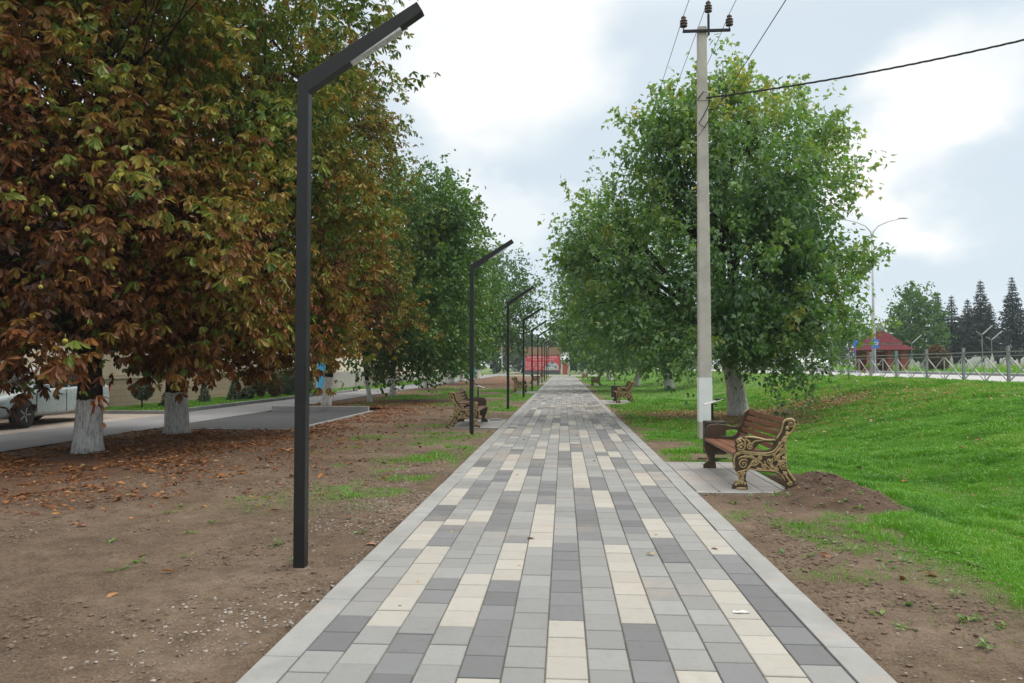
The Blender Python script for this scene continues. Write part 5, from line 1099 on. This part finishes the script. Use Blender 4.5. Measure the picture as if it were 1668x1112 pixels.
def car(x, y, z, rz, paint, label):
    root = empty('parked_car' if paint == 'car_silver' else 'car', (x, y, z), rz); tag(root, label, 'car')
    def ring(yy, w, zt, z0=0.22):
        h = [(w*0.94, z0), (w, z0+0.16), (w*1.0, 0.52), (w*0.985, zt-0.14), (w*0.93, zt-0.03), (w*0.78, zt), (w*0.35, zt+0.015)]
        return [(a, yy, b) for a, b in h] + [(-a, yy, b) for a, b in reversed(h)]
    st = [(-2.30, 0.62, 0.62, 0.34), (-2.22, 0.76, 0.70, 0.26), (-2.0, 0.84, 0.77, 0.22), (-1.5, 0.885, 0.86, 0.2), (-0.95, 0.90, 0.94, 0.2), (0, 0.90, 0.96, 0.2), (1.0, 0.90, 0.98, 0.2), (1.75, 0.885, 1.01, 0.22), (2.1, 0.84, 1.0, 0.26), (2.25, 0.75, 0.94, 0.34), (2.30, 0.66, 0.82, 0.40)]
    b = loft([ring(*s) for s in st]).build('body', M[paint], root, smooth=True); sd = b.modifiers.new('smooth', 'SUBSURF'); sd.levels = sd.render_levels = 2
    def gr(yy, wb, wt, zb, zt): return [(wb, yy, zb), (wt*1.02, yy, zt-0.05), (wt*0.9, yy, zt), (-wt*0.9, yy, zt), (-wt*1.02, yy, zt-0.05), (-wb, yy, zb)]
    g = loft([gr(-1.05, 0.78, 0.74, 0.88, 0.97), gr(-0.30, 0.80, 0.63, 0.90, 1.40), gr(0.45, 0.80, 0.64, 0.92, 1.46), gr(1.05, 0.80, 0.62, 0.93, 1.41), gr(1.85, 0.76, 0.70, 0.94, 1.04)]).build('glasshouse', M['glass'], root)
    rf = loft([[(w, yy, z1-0.035), (w*0.85, yy, z1+0.012), (-w*0.85, yy, z1+0.012), (-w, yy, z1-0.035)] for yy, w, z1 in ((-0.32, 0.64, 1.395), (0.45, 0.66, 1.465), (1.08, 0.64, 1.41))]).build('roof', M[paint], root, smooth=True)
    for s in (-1, 1):
        p = MB(); p.tube([(s*0.785, -1.02, 0.95), (s*0.645, -0.30, 1.38)], 0.035, 6); p.tube([(s*0.80, 0.38, 0.93), (s*0.66, 0.40, 1.42)], 0.03, 6); p.tube([(s*0.635, 1.05, 1.385), (s*0.72, 1.80, 1.02)], 0.05, 6); p.build('pillar', M[paint], root)
        for yy in (-1.40, 1.36):
            a = MB(); a.lathe([(0.385, -0.012), (0.385, 0.012)], (0, 0, 0), 24, 'X'); a.build('wheel_arch', M['tyre'], root, loc=(s*0.888, yy, 0.335))
            t = MB(); t.lathe([(0.20, -0.10), (0.30, -0.105), (0.325, -0.06), (0.325, 0.06), (0.30, 0.105), (0.20, 0.10)], (0, 0, 0), 24, 'X'); w = t.build('wheel', M['tyre'], root, smooth=True, loc=(s*0.84, yy, 0.325))
            r = MB(); r.lathe([(0.03, s*0.09), (0.06, s*0.095), (0.195, s*0.085), (0.205, s*0.075)], (0, 0, 0), 20, 'X')
            for k in range(5): a_ = k*2*math.pi/5; r.box((s*0.098, 0.11*math.cos(a_), 0.11*math.sin(a_)), (0.014, 0.16, 0.03), 0, a_)
            r.build('rim', M['rim'], w)
        h = MB(); h.box((s*0.60, -2.2, 0.66), (0.30, 0.12, 0.13), s*0.35); h.build('headlight', M['lamp_clear'], root, bevel=0.03)
        h = MB(); h.box((s*0.66, 2.22, 0.84), (0.24, 0.10, 0.15), -s*0.3); h.build('tail_light', M['lamp_red'], root, bevel=0.03)
        h = MB(); h.box((s*0.99, -0.78, 0.98), (0.17, 0.10, 0.12)); h.box((s*0.90, -0.78, 0.95), (0.08, 0.05, 0.04)); h.build('wing_mirror', M[paint], root, bevel=0.025)
        d = MB()
        for ya in (-0.95, 0.16, 1.12): d.box((s*0.899, ya, 0.62), (0.012, 0.012, 0.56))
        d.build('door_seam', M['tyre'], root)
        for ya in (0.02, 1.0):
            d = MB(); d.box((s*0.905, ya, 0.80), (0.03, 0.17, 0.025)); d.build('door_handle', M[paint], root, bevel=0.008)
    d = MB(); d.box((0, -2.29, 0.42), (1.0, 0.06, 0.12)); d.build('grille', M['tyre'], root)
    return root
car(-13.85, 18.6, -0.003, 0, 'car_silver', 'pale silver car parked beside the lane, half hidden behind the nearest chestnut trunk')
car(14.6, 46.5, 1.0, 0, 'car_white', 'white car on the road glimpsed under the big maple')

# ------------------------------------------------------------------ kiosk with the red banner
M['banner'] = plain('red_banner', (0.62, 0.035, 0.055), 0.5, 0, 0.05, 1); M['fascia'] = plain('tan_fascia', (0.25, 0.15, 0.085), 0.7, 0, 0.08, 1); M['plinth'] = plain('dark_plinth', (0.085, 0.085, 0.10), 0.85); M['letter'] = plain('white_lettering', (0.78, 0.74, 0.72), 0.6); M['photo_grey'] = plain('pale_print', (0.48, 0.48, 0.50), 0.6, 0, 0.3, 3); M['photo_dark'] = plain('dark_print', (0.13, 0.14, 0.17), 0.6, 0, 0.2, 3); M['red_door'] = plain('red_door', (0.42, 0.06, 0.045), 0.5)
def text_mesh(body, size, mat, name, parent, loc, width=None):
    cu = bpy.data.curves.new('t', 'FONT'); cu.body = body; cu.size = size; cu.extrude = 0.01; cu.align_x = 'CENTER'
    o = bpy.data.objects.new('t', cu); COL.objects.link(o); dg = bpy.context.evaluated_depsgraph_get(); me = bpy.data.meshes.new_from_object(o.evaluated_get(dg)); bpy.data.objects.remove(o)
    me.name = name; me.materials.clear(); me.materials.append(mat); q = bpy.data.objects.new(name, me); COL.objects.link(q); q.parent = parent; q.location = loc; q.rotation_euler = (R(90), 0, 0)
    if width and me.vertices: xs = [v.co.x for v in me.vertices]; q.scale = (width/max(0.01, max(xs)-min(xs)), 1, 1)
    return q
def build_kiosk():
    root = empty('kiosk', (-3.75, 132, 0)); tag(root, 'small shop kiosk with red lettered banner and tan fascia at the end of the path', 'kiosk'); w = 6.2
    b = MB(); b.box((0, 2.5, 1.65), (w, 5, 3.5)); b.build('wall', M['concrete'], root)
    b = MB(); b.box((0, 2.45, 4.05), (w+0.25, 5.3, 1.35)); b.build('fascia', M['fascia'], root, bevel=0.02)
    b = MB(); b.box((0, -0.03, 0.30), (w-0.1, 0.12, 0.7)); b.build('plinth', M['plinth'], root)
    b = MB(); b.box((0.05, -0.045, 2.0), (w-0.25, 0.07, 2.62)); bn_ = b.build('banner', M['banner'], root)
    y = -0.085
    text_mesh('ОТДЕЛ НЕСУ И САДОЗ', 0.42, M['letter'], 'lettering', bn_, (0.0, y, 2.86), 5.2)
    text_mesh('и Блюст как и цены', 0.26, M['letter'], 'lettering', bn_, (0.1, y, 2.48), 4.2)
    for k, (t, ww) in enumerate((('Ремонт  ключей', 3.2), ('отделы  садов', 3.2), ('сантех  ников', 3.0), ('цены  низкие', 2.6), ('работы  на выезд', 3.4))): text_mesh(t, 0.22, M['letter'], 'lettering', bn_, (-1.25, y, 2.0-0.28*k), ww)
    m = MB(); m.prism([(0.4, 0.75), (2.85, 0.75), (2.85, 1.5), (2.5, 1.9), (2.0, 2.1), (1.4, 2.15), (0.9, 1.95), (0.6, 1.5)], 0, 0.012, Matrix(((1, 0, 0, 0), (0, 0, -1, y+0.004), (0, 1, 0, 0), (0, 0, 0, 1)))); pr = m.build('picture', M['photo_grey'], bn_)
    m = MB()
    for (cx, cz, r) in ((0.85, 1.6, 0.28), (1.75, 2.02, 0.3), (1.35, 1.45, 0.16), (1.9, 1.4, 0.13), (2.35, 1.25, 0.2)): m.lathe([(r, 0), (r, 0.01)], (cx, y-0.014, cz), 14, 'Y')
    m.build('picture_patch', M['photo_dark'], pr)
    b = MB(); b.box((w/2+0.95, 1.5, 1.3), (1.6, 3.0, 2.6)); b.build('porch', M['cream'], root)
    b = MB(); b.box((w/2+0.9, -0.02, 1.0), (0.85, 0.08, 1.95)); b.build('door', M['red_door'], root)
    b = MB(); b.add([(w/2+0.1, -0.9, 2.55), (w/2+2.0, -0.9, 2.55), (w/2+2.0, 3.2, 2.7), (w/2+0.1, 3.2, 2.7), (w/2+0.2, -0.3, 3.15), (w/2+1.2, -0.3, 3.15), (w/2+1.2, 3, 3.2), (w/2+0.2, 3, 3.2)], [(3, 2, 1, 0), (4, 5, 6, 7), (0, 1, 5, 4), (1, 2, 6, 5), (2, 3, 7, 6), (3, 0, 4, 7)]); b.build('porch_roof', M['pale_metal'], root)
    b = MB(); b.box((w/2+0.8, 4.0, 3.3), (1.6, 2.4, 1.2)); b.build('rear_block', M['white'], root)
build_kiosk()
m = MB(); m.tube([(0, 0, 0), (0, 0, 4.5)], 0.07, 8); o = m.build('thin_pole', M['grey_metal'], loc=(2.4, 126, 0)); tag(o, 'thin grey pole right of the red kiosk', 'pole')
m = MB(); m.tube([(0, 0, 0), (0, 0, 5.5)], 0.08, 8); o = m.build('thin_pole', M['pale_metal'], loc=(-10.2, 124, 0)); tag(o, 'thin pale pole left of the red kiosk', 'pole')

# ------------------------------------------------------------------ haze
def build_haze():
    m, nt = mat_new('haze_air'); o = nt.nodes.new('ShaderNodeOutputMaterial'); v = nt.nodes.new('ShaderNodeVolumePrincipled')
    v.inputs['Color'].default_value = (0.78, 0.88, 0.97, 1); v.inputs['Density'].default_value = 0.00042; v.inputs['Anisotropy'].default_value = 0.0
    nt.links.new(v.outputs[0], o.inputs['Volume'])
    b = MB(); b.box((0, 800, 10.4), (3040, 2440, 23.2)); h = b.build('haze', m); tag(h, kind='stuff')
build_haze()
